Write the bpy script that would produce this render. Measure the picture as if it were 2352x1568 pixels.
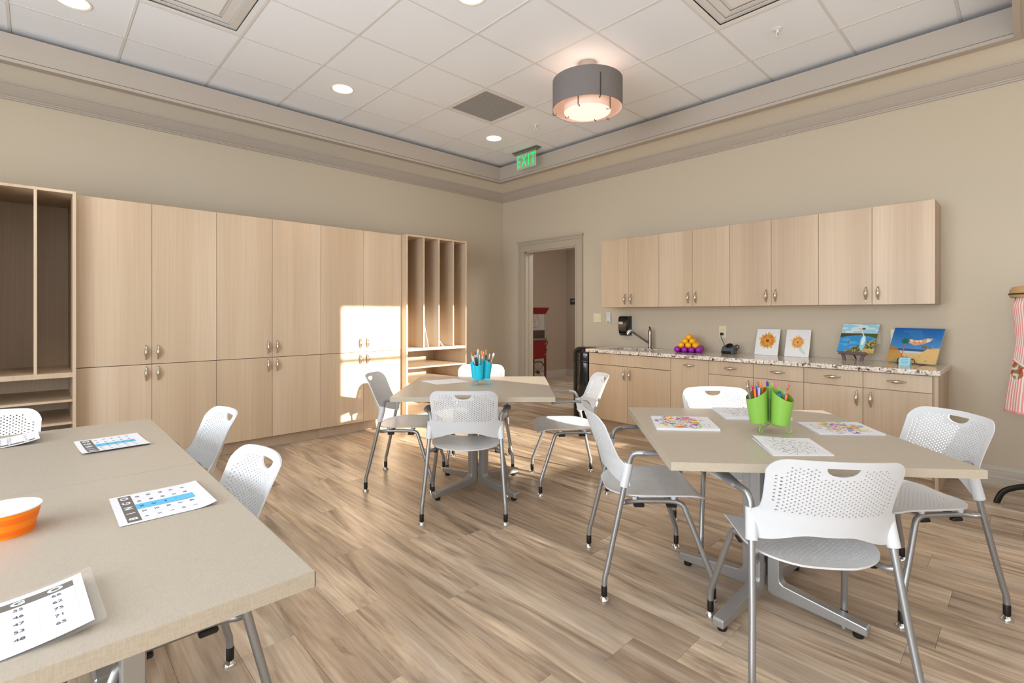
import bpy, bmesh, math, random
import numpy as np
from mathutils import Vector, Matrix
random.seed(7)
for o in list(bpy.data.objects): bpy.data.objects.remove(o)
SC = bpy.context.scene
COL = SC.collection
R = math.radians

# ------------------------------------------------------------------ camera
cam = bpy.data.cameras.new('camera'); cam_o = bpy.data.objects.new('camera', cam); COL.objects.link(cam_o)
cam.sensor_fit = 'HORIZONTAL'; cam.sensor_width = 36; cam.lens = 36*1141/2352
cam.shift_y = -(784-720)/2352
cam.clip_start = .05
cam_o.location = (-5.262, -5.704, 1.298)
cam_o.rotation_euler = (R(90), 0, R(46.25-90))
SC.camera = cam_o

# ------------------------------------------------------------------ light
SC.view_settings.view_transform = 'Standard'; SC.view_settings.look = 'None'
SC.view_settings.gamma = 1; SC.view_settings.use_curve_mapping = False
SC.view_settings.exposure = 0.39
w = bpy.data.worlds.new('world'); SC.world = w; w.use_nodes = True
bg = w.node_tree.nodes['Background']; bg.inputs[0].default_value = (.75, .86, 1, 1); bg.inputs[1].default_value = 1.2
def add_light(name, kind, loc, energy, color, direction=None, **kw):
    l = bpy.data.lights.new(name, kind); l.energy = energy; l.color = color
    for k, v in kw.items(): setattr(l, k, v)
    o = bpy.data.objects.new(name, l); COL.objects.link(o); o.location = loc
    if direction is not None: o.rotation_euler = Vector(direction).to_track_quat('-Z', 'Y').to_euler()
    return o
add_light('sun', 'SUN', (0, 0, 6), 13, (1, .91, .78), (-.165, 1, -.2), angle=R(.6))
add_light('window_daylight_left', 'AREA', (-8.05, -4.6, 1.65), 205, (.84, .92, 1), (1, -.12, .30), shape='RECTANGLE', size=3.7, size_y=2.3)
add_light('window_daylight_front', 'AREA', (-5.0, -6.78, 1.65), 24, (1, .96, .90), (0, 1, .30), shape='RECTANGLE', size=5.2, size_y=2.3)  # added fill for the back wall, standing in for glow through closed shades
add_light('hall_light', 'AREA', (1.5, -2.2, 2.7), 36, (1, .95, .90), (0, .3, -1), shape='RECTANGLE', size=1.2, size_y=1.2)

# ------------------------------------------------------------------ materials
def lin(c):
    if isinstance(c, str):
        c = [int(c[i:i+2], 16)/255 for i in (0, 2, 4)]
    return tuple((x/12.92 if x <= .04045 else ((x+.055)/1.055)**2.4) for x in c)
MATS = {}
def mat(name, col, rough=.5, metal=0, spec=.5, emit=None, estr=1, bump=None, trans=0, alpha=1):
    m = bpy.data.materials.new(name); m.use_nodes = True; nt = m.node_tree; b = nt.nodes['Principled BSDF']
    c = lin(col)
    b.inputs['Base Color'].default_value = (*c, 1); b.inputs['Roughness'].default_value = rough
    b.inputs['Metallic'].default_value = metal; b.inputs['Specular IOR Level'].default_value = spec
    if emit: b.inputs['Emission Color'].default_value = (*lin(emit), 1); b.inputs['Emission Strength'].default_value = estr
    if trans: b.inputs['Transmission Weight'].default_value = trans
    if alpha < 1: b.inputs['Alpha'].default_value = alpha
    if bump:
        n = nt.nodes.new('ShaderNodeTexNoise'); n.inputs['Scale'].default_value = bump[0]; n.inputs['Detail'].default_value = 4
        tc = nt.nodes.new('ShaderNodeTexCoord'); nt.links.new(tc.outputs['Object'], n.inputs[0])
        bp = nt.nodes.new('ShaderNodeBump'); bp.inputs['Strength'].default_value = bump[1]; bp.inputs['Distance'].default_value = .002
        nt.links.new(n.outputs[0], bp.inputs['Height']); nt.links.new(bp.outputs[0], b.inputs['Normal'])
    MATS[name] = m
    return m
def tex_mat(name, build, rough=.5, spec=.5):
    m = bpy.data.materials.new(name); m.use_nodes = True; nt = m.node_tree; b = nt.nodes['Principled BSDF']
    b.inputs['Roughness'].default_value = rough; b.inputs['Specular IOR Level'].default_value = spec
    build(nt, b); MATS[name] = m
    return m
def N(nt, t, **kw):
    n = nt.nodes.new('ShaderNode'+t)
    for k, v in kw.items(): setattr(n, k, v)
    return n
def ramp(nt, stops):
    r = N(nt, 'ValToRGB'); e = r.color_ramp.elements
    while len(e) < len(stops): e.new(.5)
    for i, (p, c) in enumerate(stops): e[i].position = p; e[i].color = (*lin(c), 1)
    return r
def mapping(nt, scale, src='Object', rnd=False):
    tc = N(nt, 'TexCoord'); mp = N(nt, 'Mapping'); mp.inputs['Scale'].default_value = scale
    if rnd:
        oi = N(nt, 'ObjectInfo'); va = N(nt, 'VectorMath', operation='MULTIPLY_ADD')
        nt.links.new(oi.outputs['Random'], va.inputs[0]); va.inputs[1].default_value = (37, 53, 71)
        nt.links.new(tc.outputs[src], va.inputs[2]); nt.links.new(va.outputs[0], mp.inputs[0])
    else: nt.links.new(tc.outputs[src], mp.inputs[0])
    return mp
def noise(nt, mp, scale, detail=5, dist=0, rough=.5):
    n = N(nt, 'TexNoise'); n.inputs['Scale'].default_value = scale; n.inputs['Detail'].default_value = detail
    n.inputs['Distortion'].default_value = dist; n.inputs['Roughness'].default_value = rough
    nt.links.new(mp.outputs[0], n.inputs[0]); return n
def mix(nt, a, b_, fac, mode='MIX'):
    m = N(nt, 'Mix', data_type='RGBA', blend_type=mode)
    for s, v in ((6, a), (7, b_)):
        if isinstance(v, tuple): m.inputs[s].default_value = (*v, 1)
        else: nt.links.new(v, m.inputs[s])
    if isinstance(fac, float): m.inputs[0].default_value = fac
    else: nt.links.new(fac, m.inputs[0])
    return m
def lam(scale, c1, c2, c3):
    def f(nt, b):
        mp = mapping(nt, scale, rnd=True)
        n1 = noise(nt, mp, 3.2, 3, .4); r1 = ramp(nt, [(.3, c1), (.52, c2), (.72, c3)])
        nt.links.new(n1.outputs[0], r1.inputs[0])
        mp2 = mapping(nt, tuple(s*(9 if s > .5 else 4) for s in scale), rnd=True)
        n2 = noise(nt, mp2, 9, 4); r2 = ramp(nt, [(.3, 'ece9e6'), (.6, 'ffffff')]); nt.links.new(n2.outputs[0], r2.inputs[0])
        m = mix(nt, r1.outputs[0], r2.outputs[0], .55, 'MULTIPLY')
        nt.links.new(m.outputs[2], b.inputs['Base Color'])
    return f
tex_mat('laminate', lam((1, 1, .03), 'bea68c', 'cab397', 'd5c0a7'), .42)
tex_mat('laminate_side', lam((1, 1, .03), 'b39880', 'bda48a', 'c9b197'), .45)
def f_plank(nt, b):
    oi = N(nt, 'ObjectInfo')
    mp = mapping(nt, (1, .11, 1), rnd=True)
    n1 = noise(nt, mp, 8, 6, 1.6, .62); r1 = ramp(nt, [(.26, '83756a'), (.39, 'b29f8a'), (.48, 'd6c1a8'), (.60, 'e7d4bc'), (.74, 'f4eadc')])
    nt.links.new(n1.outputs[0], r1.inputs[0])
    mp2 = mapping(nt, (1, .045, 1), rnd=True)
    n2 = noise(nt, mp2, 60, 4, .6); r2 = ramp(nt, [(.3, 'b4a494'), (.62, 'ffffff')]); nt.links.new(n2.outputs[0], r2.inputs[0])
    m1 = mix(nt, r1.outputs[0], r2.outputs[0], .55, 'MULTIPLY')
    mp3 = mapping(nt, (1, .25, 1), rnd=True)
    n3 = noise(nt, mp3, 3.5, 3, .5); r3 = ramp(nt, [(.42, '000000'), (.68, 'ffffff')]); nt.links.new(n3.outputs[0], r3.inputs[0])
    gm = mix(nt, m1.outputs[2], lin('8f8378'), r3.outputs[0]); gm2 = mix(nt, m1.outputs[2], gm.outputs[2], .6)
    rr = ramp(nt, [(0, 'dcd5cf'), (.5, 'f6f2ee'), (1, 'ffffff')]); nt.links.new(oi.outputs['Random'], rr.inputs[0])
    m2 = mix(nt, gm2.outputs[2], rr.outputs[0], .85, 'MULTIPLY')
    nt.links.new(m2.outputs[2], b.inputs['Base Color'])
    bp = N(nt, 'Bump'); bp.inputs['Strength'].default_value = .12; bp.inputs['Distance'].default_value = .001
    nt.links.new(n2.outputs[0], bp.inputs['Height']); nt.links.new(bp.outputs[0], b.inputs['Normal'])
tex_mat('plank', f_plank, .33)
def f_granite(nt, b):
    mp = mapping(nt, (1, 1, 1)); n1 = noise(nt, mp, 17, 6, 2.2, .68)
    r1 = ramp(nt, [(.36, '3a2e28'), (.41, '8a6c58'), (.45, 'ddd0c0'), (.57, 'f4eee4'), (.62, 'c4b4a4'), (.655, '5a463a'), (.70, 'b09880'), (.76, 'ece2d4')])
    nt.links.new(n1.outputs[0], r1.inputs[0])
    n2 = noise(nt, mp, 95, 3, .5); r2 = ramp(nt, [(.34, '6a5a50'), (.46, 'ffffff')]); nt.links.new(n2.outputs[0], r2.inputs[0])
    m = mix(nt, r1.outputs[0], r2.outputs[0], .7, 'MULTIPLY'); nt.links.new(m.outputs[2], b.inputs['Base Color'])
tex_mat('granite', f_granite, .1)
def f_linen(c1, c2):
    def f(nt, b):
        mp = mapping(nt, (1, 1, 1)); a = noise(nt, mapping(nt, (1, 12, 12)), 60, 3); c = noise(nt, mapping(nt, (12, 1, 1)), 60, 3)
        m = N(nt, 'Math', operation='ADD'); nt.links.new(a.outputs[0], m.inputs[0]); nt.links.new(c.outputs[0], m.inputs[1])
        h = N(nt, 'Math', operation='MULTIPLY'); nt.links.new(m.outputs[0], h.inputs[0]); h.inputs[1].default_value = .5
        r = ramp(nt, [(.35, c1), (.65, c2)]); nt.links.new(h.outputs[0], r.inputs[0]); nt.links.new(r.outputs[0], b.inputs['Base Color'])
    return f
tex_mat('table_laminate', f_linen('aca294', 'bbb1a3'), .36)
tex_mat('table_edge', f_linen('a99d8b', 'bbb09e'), .5)
mat('wall_paint', 'cabda8', .85, bump=(180, .12))
mat('wall_paint_right', 'cabda8', .85, bump=(180, .12))
mat('trim_paint', 'b4a99d', .5)
mat('soffit_paint', 'ebe5d8', .85)
mat('casing_paint', 'b7aa98', .45)
mat('base_paint', 'c2b9ab', .4)
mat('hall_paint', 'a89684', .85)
mat('tile_white', 'eef0f3', .9, bump=(260, .2))
mat('grid_white', 'dedad5', .6)
mat('subfloor', '6f5a48', .8)
mat('dark_gap', '5f5142', .9)
mat('vent_grey', 'b2b2b1', .6)
mat('vent_hole', '6a6968', .8)
mat('white_metal', 'e8e6e3', .4)
mat('lens_glow', 'ffffff', .5, emit='fff1dd', estr=3.5)
mat('can_ring', 'e9ddcd', .35)
mat('shade_fabric', '77706d', .8, bump=(300, .5))
mat('shade_inner', 'e8d2c4', .8, emit='ffcdaf', estr=.12)
mat('diffuser_glow', 'fff4ea', .6, emit='ffe6d2', estr=.55)
mat('bronze', '4b4540', .4, .7)
mat('nickel', 'b9b2a8', .3, .8)
mat('chair_white', 'd3d5d8', .38)
mat('arm_grey', '8b8e92', .5, .1)
mat('silver_tube', 'a5a6a7', .34, .75)
mat('base_metal', 'adacab', .4, .7)
mat('black_plastic', '15120f', .45)
mat('chrome', 'e0e0e0', .12, 1)
mat('satin', 'cfc6b8', .22, .95)
mat('steel', '9c9a97', .25, .9)
mat('black_gloss', '16181a', .12)
mat('device_grey', '50585e', .4)
mat('ivory', 'e6dcb8', .4)
mat('white_plastic', 'dedcd8', .45)
mat('paper', 'e2e3e8', .7)
mat('print_grey', '6b665f', .7)
mat('print_dark', '45434d', .7)
mat('print_blue', '5fb9e2', .7)
mat('print_navy', '2a6a8e', .7)
mat('print_line', 'cfd0d6', .7)
mat('clear_film', 'ffffff', .08, alpha=.07)
mat('orange_paper', 'ff8a00', .5)
mat('orange_band', 'ff7300', .5)
mat('white_paper', 'f6f0ee', .6)
mat('aqua', '12c0dc', .35)
mat('lime', '80b046', .35)
mat('lime_in', '6dae1c', .5)
mat('ball_yellow', 'f8b514', .2)
mat('ball_purple', '9a16a6', .2)
mat('board_white', 'f4f4f4', .6)
mat('exit_green', '10d050', .5, emit='10e060', estr=.6)
mat('glass_panel', 'd6ebe0', .05, alpha=.25)
mat('exit_grey', '8c8c88', .4, .6)
mat('mahogany', '4a2318', .4)
mat('red_paint', '720a0e', .35)
mat('cart_glass', 'cfcfcf', .05, alpha=.2)
mat('tan_card', 'c4a072', .8)
mat('black_wood', '100d0b', .4)
mat('logo_patch', 'e2d6c4', .8)
mat('logo_ink', '2a2f3c', .7)
mat('logo_blue', '3a86c0', .7)
mat('green_strap', '6fd02a', .6)
mat('aqua_card', '9fd6e4', .7)
mat('sign_dark', '3b322c', .5)
mat('sign_text', 'b5aa9c', .5)
mat('lid_clear', 'cfd8dc', .2)
def f_attr(nt, b):
    a = N(nt, 'Attribute', attribute_name='paint'); nt.links.new(a.outputs['Color'], b.inputs['Base Color'])
tex_mat('painted', f_attr, .45)
tex_mat('printed_page', f_attr, .6)
def f_apron(nt, b):
    tc = N(nt, 'TexCoord'); sp = N(nt, 'SeparateXYZ'); nt.links.new(tc.outputs['Object'], sp.inputs[0])
    at = N(nt, 'Math', operation='ARCTAN2'); nt.links.new(sp.outputs[1], at.inputs[0]); nt.links.new(sp.outputs[0], at.inputs[1])
    mu = N(nt, 'Math', operation='MULTIPLY'); nt.links.new(at.outputs[0], mu.inputs[0]); mu.inputs[1].default_value = 62
    sn = N(nt, 'Math', operation='SINE'); nt.links.new(mu.outputs[0], sn.inputs[0])
    gt = N(nt, 'Math', operation='GREATER_THAN'); nt.links.new(sn.outputs[0], gt.inputs[0]); gt.inputs[1].default_value = -.05
    st = mix(nt, lin('f7ece6'), lin('f2a3a0'), gt.outputs[0])
    a = N(nt, 'Attribute', attribute_name='paint'); f = mix(nt, st.outputs[2], a.outputs['Color'], a.outputs['Alpha'])
    nt.links.new(f.outputs[2], b.inputs['Base Color'])
tex_mat('apron_cloth', f_apron, .85)

# ------------------------------------------------------------------ mesh helpers
class MB:
    def __init__(s): s.v = []; s.f = []; s.m = []; s.sm = []
    def add(s, vs, fs, mi=0, smooth=False):
        o = len(s.v); s.v += [tuple(v) for v in vs]
        for f in fs: s.f.append([i+o for i in f]); s.m.append(mi); s.sm.append(smooth)
        return s
    def box(s, x0, x1, y0, y1, z0, z1, mi=0, bev=0, M=None):
        x0, x1 = sorted((x0, x1)); y0, y1 = sorted((y0, y1)); z0, z1 = sorted((z0, z1))
        if bev:
            bm = bmesh.new(); bmesh.ops.create_cube(bm, size=1)
            for v in bm.verts: v.co = Vector(((x0+x1)/2+v.co.x*(x1-x0), (y0+y1)/2+v.co.y*(y1-y0), (z0+z1)/2+v.co.z*(z1-z0)))
            bmesh.ops.bevel(bm, geom=bm.edges[:], offset=bev, segments=1, affect='EDGES', profile=.5)
            bm.verts.index_update(); vs = [v.co.copy() for v in bm.verts]; fs = [[v.index for v in f.verts] for f in bm.faces]; bm.free()
        else:
            vs = [Vector(p) for p in ((x0,y0,z0),(x1,y0,z0),(x1,y1,z0),(x0,y1,z0),(x0,y0,z1),(x1,y0,z1),(x1,y1,z1),(x0,y1,z1))]
            fs = [(0,3,2,1),(4,5,6,7),(0,1,5,4),(1,2,6,5),(2,3,7,6),(3,0,4,7)]
        if M is not None: vs = [M @ v for v in vs]
        return s.add(vs, fs, mi)
    def tube(s, pts, r, seg=10, mi=0, cap=True, flat=None, close=False):
        P = [Vector(p) for p in pts]; n = len(P); rs = r if isinstance(r, (list, tuple)) else [r]*n
        rings = []; prev = None
        for i in range(n):
            if close: t = (P[(i+1) % n]-P[(i-1) % n])
            else: t = P[min(i+1, n-1)]-P[max(i-1, 0)]
            t.normalize()
            if prev is None:
                up = Vector((0, 0, 1)) if abs(t.z) < .9 else Vector((0, 1, 0)); a = t.cross(up).normalized()
            else:
                a = prev-t*prev.dot(t); a.normalize()
            prev = a; b = t.cross(a)
            ra = rs[i]; rb = rs[i]*(flat if flat else 1)
            rings.append([P[i]+a*ra*math.cos(2*math.pi*k/seg)+b*rb*math.sin(2*math.pi*k/seg) for k in range(seg)])
        vs = [v for q in rings for v in q]; fs = []
        m = n if close else n-1
        for i in range(m):
            j = (i+1) % n
            for k in range(seg): fs.append((i*seg+k, i*seg+(k+1) % seg, j*seg+(k+1) % seg, j*seg+k))
        if cap and not close: fs.append(tuple(reversed(range(seg)))); fs.append(tuple(range((n-1)*seg, n*seg)))
        return s.add(vs, fs, mi, True)
    def lathe(s, prof, seg=24, mi=0, c=(0, 0, 0), M=None, cap0=False, cap1=False, sx=1, sy=1):
        vs = []; fs = []
        for r, z in prof:
            for k in range(seg):
                a = 2*math.pi*k/seg; v = Vector((r*math.cos(a)*sx, r*math.sin(a)*sy, z))
                if M is not None: v = M @ v
                vs.append(v+Vector(c))
        for i in range(len(prof)-1):
            for k in range(seg): fs.append((i*seg+k, i*seg+(k+1) % seg, (i+1)*seg+(k+1) % seg, (i+1)*seg+k))
        if cap0: fs.append(tuple(reversed(range(seg))))
        if cap1: fs.append(tuple(range((len(prof)-1)*seg, len(prof)*seg)))
        return s.add(vs, fs, mi, True)
    def prism(s, poly, a0, a1, axis='y', mi=0, M=None):
        n = len(poly)
        def mk(p, a): return {'y': (p[0], a, p[1]), 'x': (a, p[0], p[1]), 'z': (p[0], p[1], a)}[axis]
        vs = [Vector(mk(p, a0)) for p in poly]+[Vector(mk(p, a1)) for p in poly]
        if M is not None: vs = [M @ v for v in vs]
        fs = [tuple(range(n)), tuple(reversed(range(n, 2*n)))]+[(i, i+n, (i+1) % n+n, (i+1) % n) for i in range(n)]
        return s.add(vs, fs, mi)
    def mesh(s, name, mats):
        me = bpy.data.meshes.new(name); me.from_pydata(s.v, [], s.f)
        me.polygons.foreach_set('material_index', s.m); me.polygons.foreach_set('use_smooth', s.sm)
        for m in (mats if isinstance(mats, (list, tuple)) else [mats]): me.materials.append(MATS[m])
        bm = bmesh.new(); bm.from_mesh(me); bmesh.ops.recalc_face_normals(bm, faces=bm.faces[:]); bm.to_mesh(me); bm.free()
        me.update()
        if any(s.sm):
            try: me.set_sharp_from_angle(angle=R(40))
            except Exception: pass
        return me
    def build(s, name, mats, parent=None, loc=None):
        o = bpy.data.objects.new(name, s.mesh(name, mats)); COL.objects.link(o)
        if parent: o.parent = parent
        if loc: o.location = loc
        return o
def tag(o, label=None, cat=None, group=None, kind=None):
    if label: o['label'] = label
    if cat: o['category'] = cat
    if group: o['group'] = group
    if kind: o['kind'] = kind
    return o
def thing(name, label, cat, loc=(0, 0, 0), rz=0, group=None):
    o = bpy.data.objects.new(name, None); COL.objects.link(o); o.location = loc; o.rotation_euler = (0, 0, rz); o.empty_display_size = .1
    return tag(o, label, cat, group)
def struct(o): o['kind'] = 'structure'; return o
def copy_tree(o, parent=None):
    c = o.copy(); COL.objects.link(c)
    if parent: c.parent = parent
    for ch in list(o.children): copy_tree(ch, c)
    return c
def smooth_path(pts, n=6):
    P = [Vector(p) for p in pts]; out = []
    for i in range(len(P)-1):
        p0 = P[max(i-1, 0)]; p1 = P[i]; p2 = P[i+1]; p3 = P[min(i+2, len(P)-1)]
        for k in range(n):
            t = k/n
            out.append(.5*((2*p1)+(p2-p0)*t+(2*p0-5*p1+4*p2-p3)*t*t+(-p0+3*p1-3*p2+p3)*t**3))
    out.append(P[-1]); return out
def text_mesh(body, size, mname, parent=None, name='lettering', depth=.0006, font_scale_x=1, align='CENTER', bold=0):
    cu = bpy.data.curves.new(name, 'FONT'); cu.body = body; cu.size = size; cu.extrude = depth; cu.align_x = align; cu.align_y = 'CENTER'
    cu.offset = bold; cu.resolution_u = 3; cu.space_character = 1.3 if body == 'EXIT' else 1
    to = bpy.data.objects.new(name, cu); dg = bpy.context.evaluated_depsgraph_get()
    COL.objects.link(to); dg.update(); me = bpy.data.meshes.new_from_object(to.evaluated_get(dg)); bpy.data.objects.remove(to)
    me.materials.clear(); me.materials.append(MATS[mname])
    for v in me.vertices: v.co.x *= font_scale_x
    o = bpy.data.objects.new(name, me); COL.objects.link(o)
    if parent: o.parent = parent
    return o

# ================================================================== SETTING
XL, YF, ZS, ZC = -8.2, -6.9, 3.142, 3.321
T = .15
# back wall (behind tall cabinets)
struct(MB().box(XL-T, T, 0, T, 0, 3.45).build('wall_back', 'wall_paint'))
# right wall with the doorway
DY0, DY1, DZ = -1.46, -.49, 2.215
b = MB(); b.box(0, T, YF-T, DY0, 0, 3.45); b.box(0, T, DY1, 0, 0, 3.45); b.box(0, T, DY0, DY1, DZ, 3.45)
struct(b.build('wall_right', 'wall_paint_right'))
# left wall with three wide window openings
def wall_with_windows(name, axis, at, thick, u0, u1, wins, zt=3.45):
    b = MB(); cur = u0
    def bx(a, c, z0, z1):
        if c-a < 1e-4: return
        if axis == 'x': b.box(at, at+thick, a, c, z0, z1)
        else: b.box(a, c, at, at+thick, z0, z1)
    for a, c, z0, z1 in wins:
        bx(cur, a, 0, zt); bx(a, c, 0, z0); bx(a, c, z1, zt); cur = c
    bx(cur, u1, 0, zt)
    return struct(b.build(name, 'wall_paint'))
LW = [(-6.5, -4.7, .75, 2.68), (-4.5, -2.7, .75, 2.68)]
FW = [(-7.6, -5.9, .75, 2.68), (-5.6, -3.9, .75, 2.68), (-3.6, -2.2, .75, 2.68), (-1.91, -.25, .75, 2.68)]
wall_with_windows('wall_left', 'x', XL-T, T, YF-T, T, LW)
wall_with_windows('wall_front', 'y', YF-T, T, XL, 0, FW)
wn = 0
for axis, lst in (('x', LW), ('y', FW)):
    for a, c, z0, z1 in lst:
        wn += 1; f = MB(); f_ = .045
        def bx(u0, u1, q0, q1):
            if axis == 'x': f.box(XL-.1, XL-.04, u0, u1, q0, q1)
            else: f.box(u0, u1, YF-.1, YF-.04, q0, q1)
        bx(a, a+f_, z0, z1); bx(c-f_, c, z0, z1); bx(a, c, z0, z0+f_); bx(a, c, z1-f_, z1); bx(a, c, 2.035, 2.08)
        o = struct(f.build('window_%d' % wn, 'white_metal'))
        s = MB()
        if axis == 'x': s.box(XL-.02, XL+.05, a-.05, c+.05, z0-.03, z0, bev=.005)
        else: s.box(a-.05, c+.05, YF-.02, YF+.05, z0-.03, z0, bev=.005)
        s.build('window_sill', 'casing_paint', o)
for a, c, z0, z1 in FW[:3]:  # added unseen shades, closed to keep sun out of the other front windows
    o = struct(MB().box(a-.06, c+.06, YF+.015, YF+.022, z0-.02, z1+.05).build('window_shade', 'white_paper'))
    MB().tube([(a-.06, YF+.03, z1+.07), (c+.06, YF+.03, z1+.07)], .025, 10).build('shade_roll', 'white_metal', o)
# outdoor ground outside so that the daylight comes from a place
tag(MB().box(-40, 30, -60, YF-.2, -.3, -.2).build('outdoor_ground', 'base_paint'), kind='structure')

# floor: slab + planks
fl = struct(MB().box(XL, 2.9, YF, 1.1, -.06, -.004).build('floor', 'subfloor'))
PW, PL = .1955, 1.368
pk = MB().box(.0004, PW-.0004, .0004, PL-.0004, -.004, 0, bev=.0007).mesh('plank', 'plank')
def joint(k):
    known = {0: -3.14, 1: -2.505, 2: -3.235, -1: -3.66, 7: -5.447, 9: -5.45, 3: -2.05, 4: -3.5, 5: -2.7, 6: -4.0, 8: -3.1, 10: -4.4, 11: -2.6}
    if k in known: return known[k]
    random.seed(k*13+5); return -3+random.random()*PL
def add_plank(me, x, y):
    o = bpy.data.objects.new('plank', me); COL.objects.link(o); o.parent = fl; o.location = (x, y, 0)
far = MB()
def custom_plank(x, y0, y1, w0=0, w1=PW):
    m = MB().box(w0+.0004, w1-.0004, .0004, (y1-y0)-.0004, -.004, 0, bev=.0007).mesh('plank', 'plank'); add_plank(m, x, y0)
for k in range(-22, 37):
    x = -4.118+k*PW; j = joint(k)
    if x >= 2.75 or x+PW <= XL: continue
    w0 = max(0, XL-x); w1 = min(PW, 2.75-x)
    ylo, yhi = YF, (0 if x+PW <= .0 else 1.02)
    y = j
    while y > ylo: y -= PL
    while y < yhi:
        a, c = max(y, ylo), min(y+PL, yhi)
        vis = (x > -5.3 and not (x > .4 and a < -2.6))
        if vis:
            if c-a > PL-1e-3 and w0 == 0 and w1 == PW: add_plank(pk, x, y)
            elif c-a > .01: custom_plank(x, a, c, w0, w1)
        else: far.box(x+w0+.0004, x+w1-.0004, a+.0004, c-.0004, -.004, 0)
        y += PL
o = far.build('plank_field', 'plank', fl); o['kind'] = 'stuff'

# soffit ring, tray fascia, ceiling
TX0, TX1, TY0, TY1 = XL+.7, -.70, -5.64, -.70
b = MB(); ZT = ZS+.02
b.box(XL, 0, TY1+.09, 0, ZS, ZT); b.box(TX1+.09, 0, YF, TY1+.09, ZS, ZT); b.box(XL, TX1+.09, YF, TY0-.09, ZS, ZT); b.box(XL, TX0-.09, TY0-.09, TY1+.09, ZS, ZT)
soff = struct(b.build('trim_1', 'soffit_paint'))
def ring(b, d0, d1, z0, z1):          # rectangular ring: outer offset d1, inner offset d0 beyond the tray opening
    b.box(TX0-d1, TX1+d1, TY1+d0, TY1+d1, z0, z1); b.box(TX0-d1, TX1+d1, TY0-d1, TY0-d0, z0, z1)
    b.box(TX1+d0, TX1+d1, TY0-d0, TY1+d0, z0, z1); b.box(TX0-d1, TX0-d0, TY0-d0, TY1+d0, z0, z1)
b = MB(); ring(b, 0, .09, 3.112, 3.284); ring(b, .008, .09, 3.090, 3.112); b2 = MB(); ring(b2, -.012, .02, 3.080, 3.103)
fa = struct(b.build('trim_2', 'trim_paint')); b2.build('fascia_bead', 'trim_paint', fa)
b = MB(); b.box(XL-T, 0, YF-T, T, 3.45, 3.5); b.box(XL, 0, -.04, 0, ZT, 3.45); b.box(-.04, 0, YF, 0, ZT, 3.45)
ceil = struct(b.build('ceiling', 'tile_white'))
G = .6096; GX, GY = -3.571, -2.320
b = MB(); ilo = int((XL-GX)/G)-1
xs = [GX+i*G for i in range(-9, 8) if XL+.3 < GX+i*G < -.1]; ys = [GY+j*G for j in range(-8, 5) if YF+.6 < GY+j*G < -.1]
xa, xb, ya, yb = XL+.35, -.3, YF+.8, -.3
for x in xs: b.box(x-.0075, x+.0075, ya, yb, ZC, ZC+.03)
for y in ys: b.box(xa, xb, y-.0075, y+.0075, ZC+.0005, ZC+.03)
b.build('ceiling_grid', 'grid_white', ceil)
bx_ = [xa]+xs+[xb]; by_ = [ya]+ys+[yb]
skip = {(2, 0): 'vent', (-2, 0): 'dif', (2, -4): 'dif'}
CANS = [(-5.096, -1.406), (-3.259, -1.393), (-1.429, -1.385), (-3.243, -3.192), (-1.399, -4.994)]
def tile_mesh(w, h, hole=None):
    b = MB(); g = .0076; z = ZC+.0025
    if hole is None: b.box(g, w-g, g, h-g, z, z+.015, bev=.002)
    else:
        cx, cy, r = hole; n = 32; outer = []
        for k in range(n):
            a = 2*math.pi*k/n; dx, dy = math.cos(a), math.sin(a)
            tt = min((w-g-cx)/dx if dx > 1e-9 else (g-cx)/dx if dx < -1e-9 else 9, (h-g-cy)/dy if dy > 1e-9 else (g-cy)/dy if dy < -1e-9 else 9)
            outer.append((cx+dx*tt, cy+dy*tt))
        # add true corners by snapping the nearest ray to each corner
        for c in ((g, g), (w-g, g), (w-g, h-g), (g, h-g)):
            k = min(range(n), key=lambda q: (outer[q][0]-c[0])**2+(outer[q][1]-c[1])**2); outer[k] = c
        inner = [(cx+r*math.cos(2*math.pi*k/n), cy+r*math.sin(2*math.pi*k/n)) for k in range(n)]
        vs = [(*p, z) for p in outer]+[(*p, z) for p in inner]+[(*p, z+.015) for p in outer]+[(*p, z+.015) for p in inner]
        fs = []
        for k in range(n):
            m = (k+1) % n
            fs += [(k, m, n+m, n+k), (2*n+m, 2*n+k, 3*n+k, 3*n+m), (k, 2*n+k, 2*n+m, m), (n+k, n+m, 3*n+m, 3*n+k)]
        b.add(vs, fs)
    return b.mesh('ceiling_tile', 'tile_white')
full = tile_mesh(G, G)
for i in range(len(bx_)-1):
    for j in range(len(by_)-1):
        x0, x1, y0, y1 = bx_[i], bx_[i+1], by_[j], by_[j+1]
        key = (round((x0-GX)/G), round((y0-GY)/G))
        if key in skip and abs(x1-x0-G) < .01: continue
        hole = None
        for cx, cy in CANS:
            if x0 < cx < x1 and y0 < cy < y1: hole = ((x1-x0)/2, (y1-y0)/2, .088)
        me = full if (hole is None and abs(x1-x0-G) < .01 and abs(y1-y0-G) < .01) else tile_mesh(x1-x0, y1-y0, hole)
        o = bpy.data.objects.new('ceiling_tile', me); COL.objects.link(o); o.parent = ceil; o.location = (x0, y0, 0)

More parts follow.
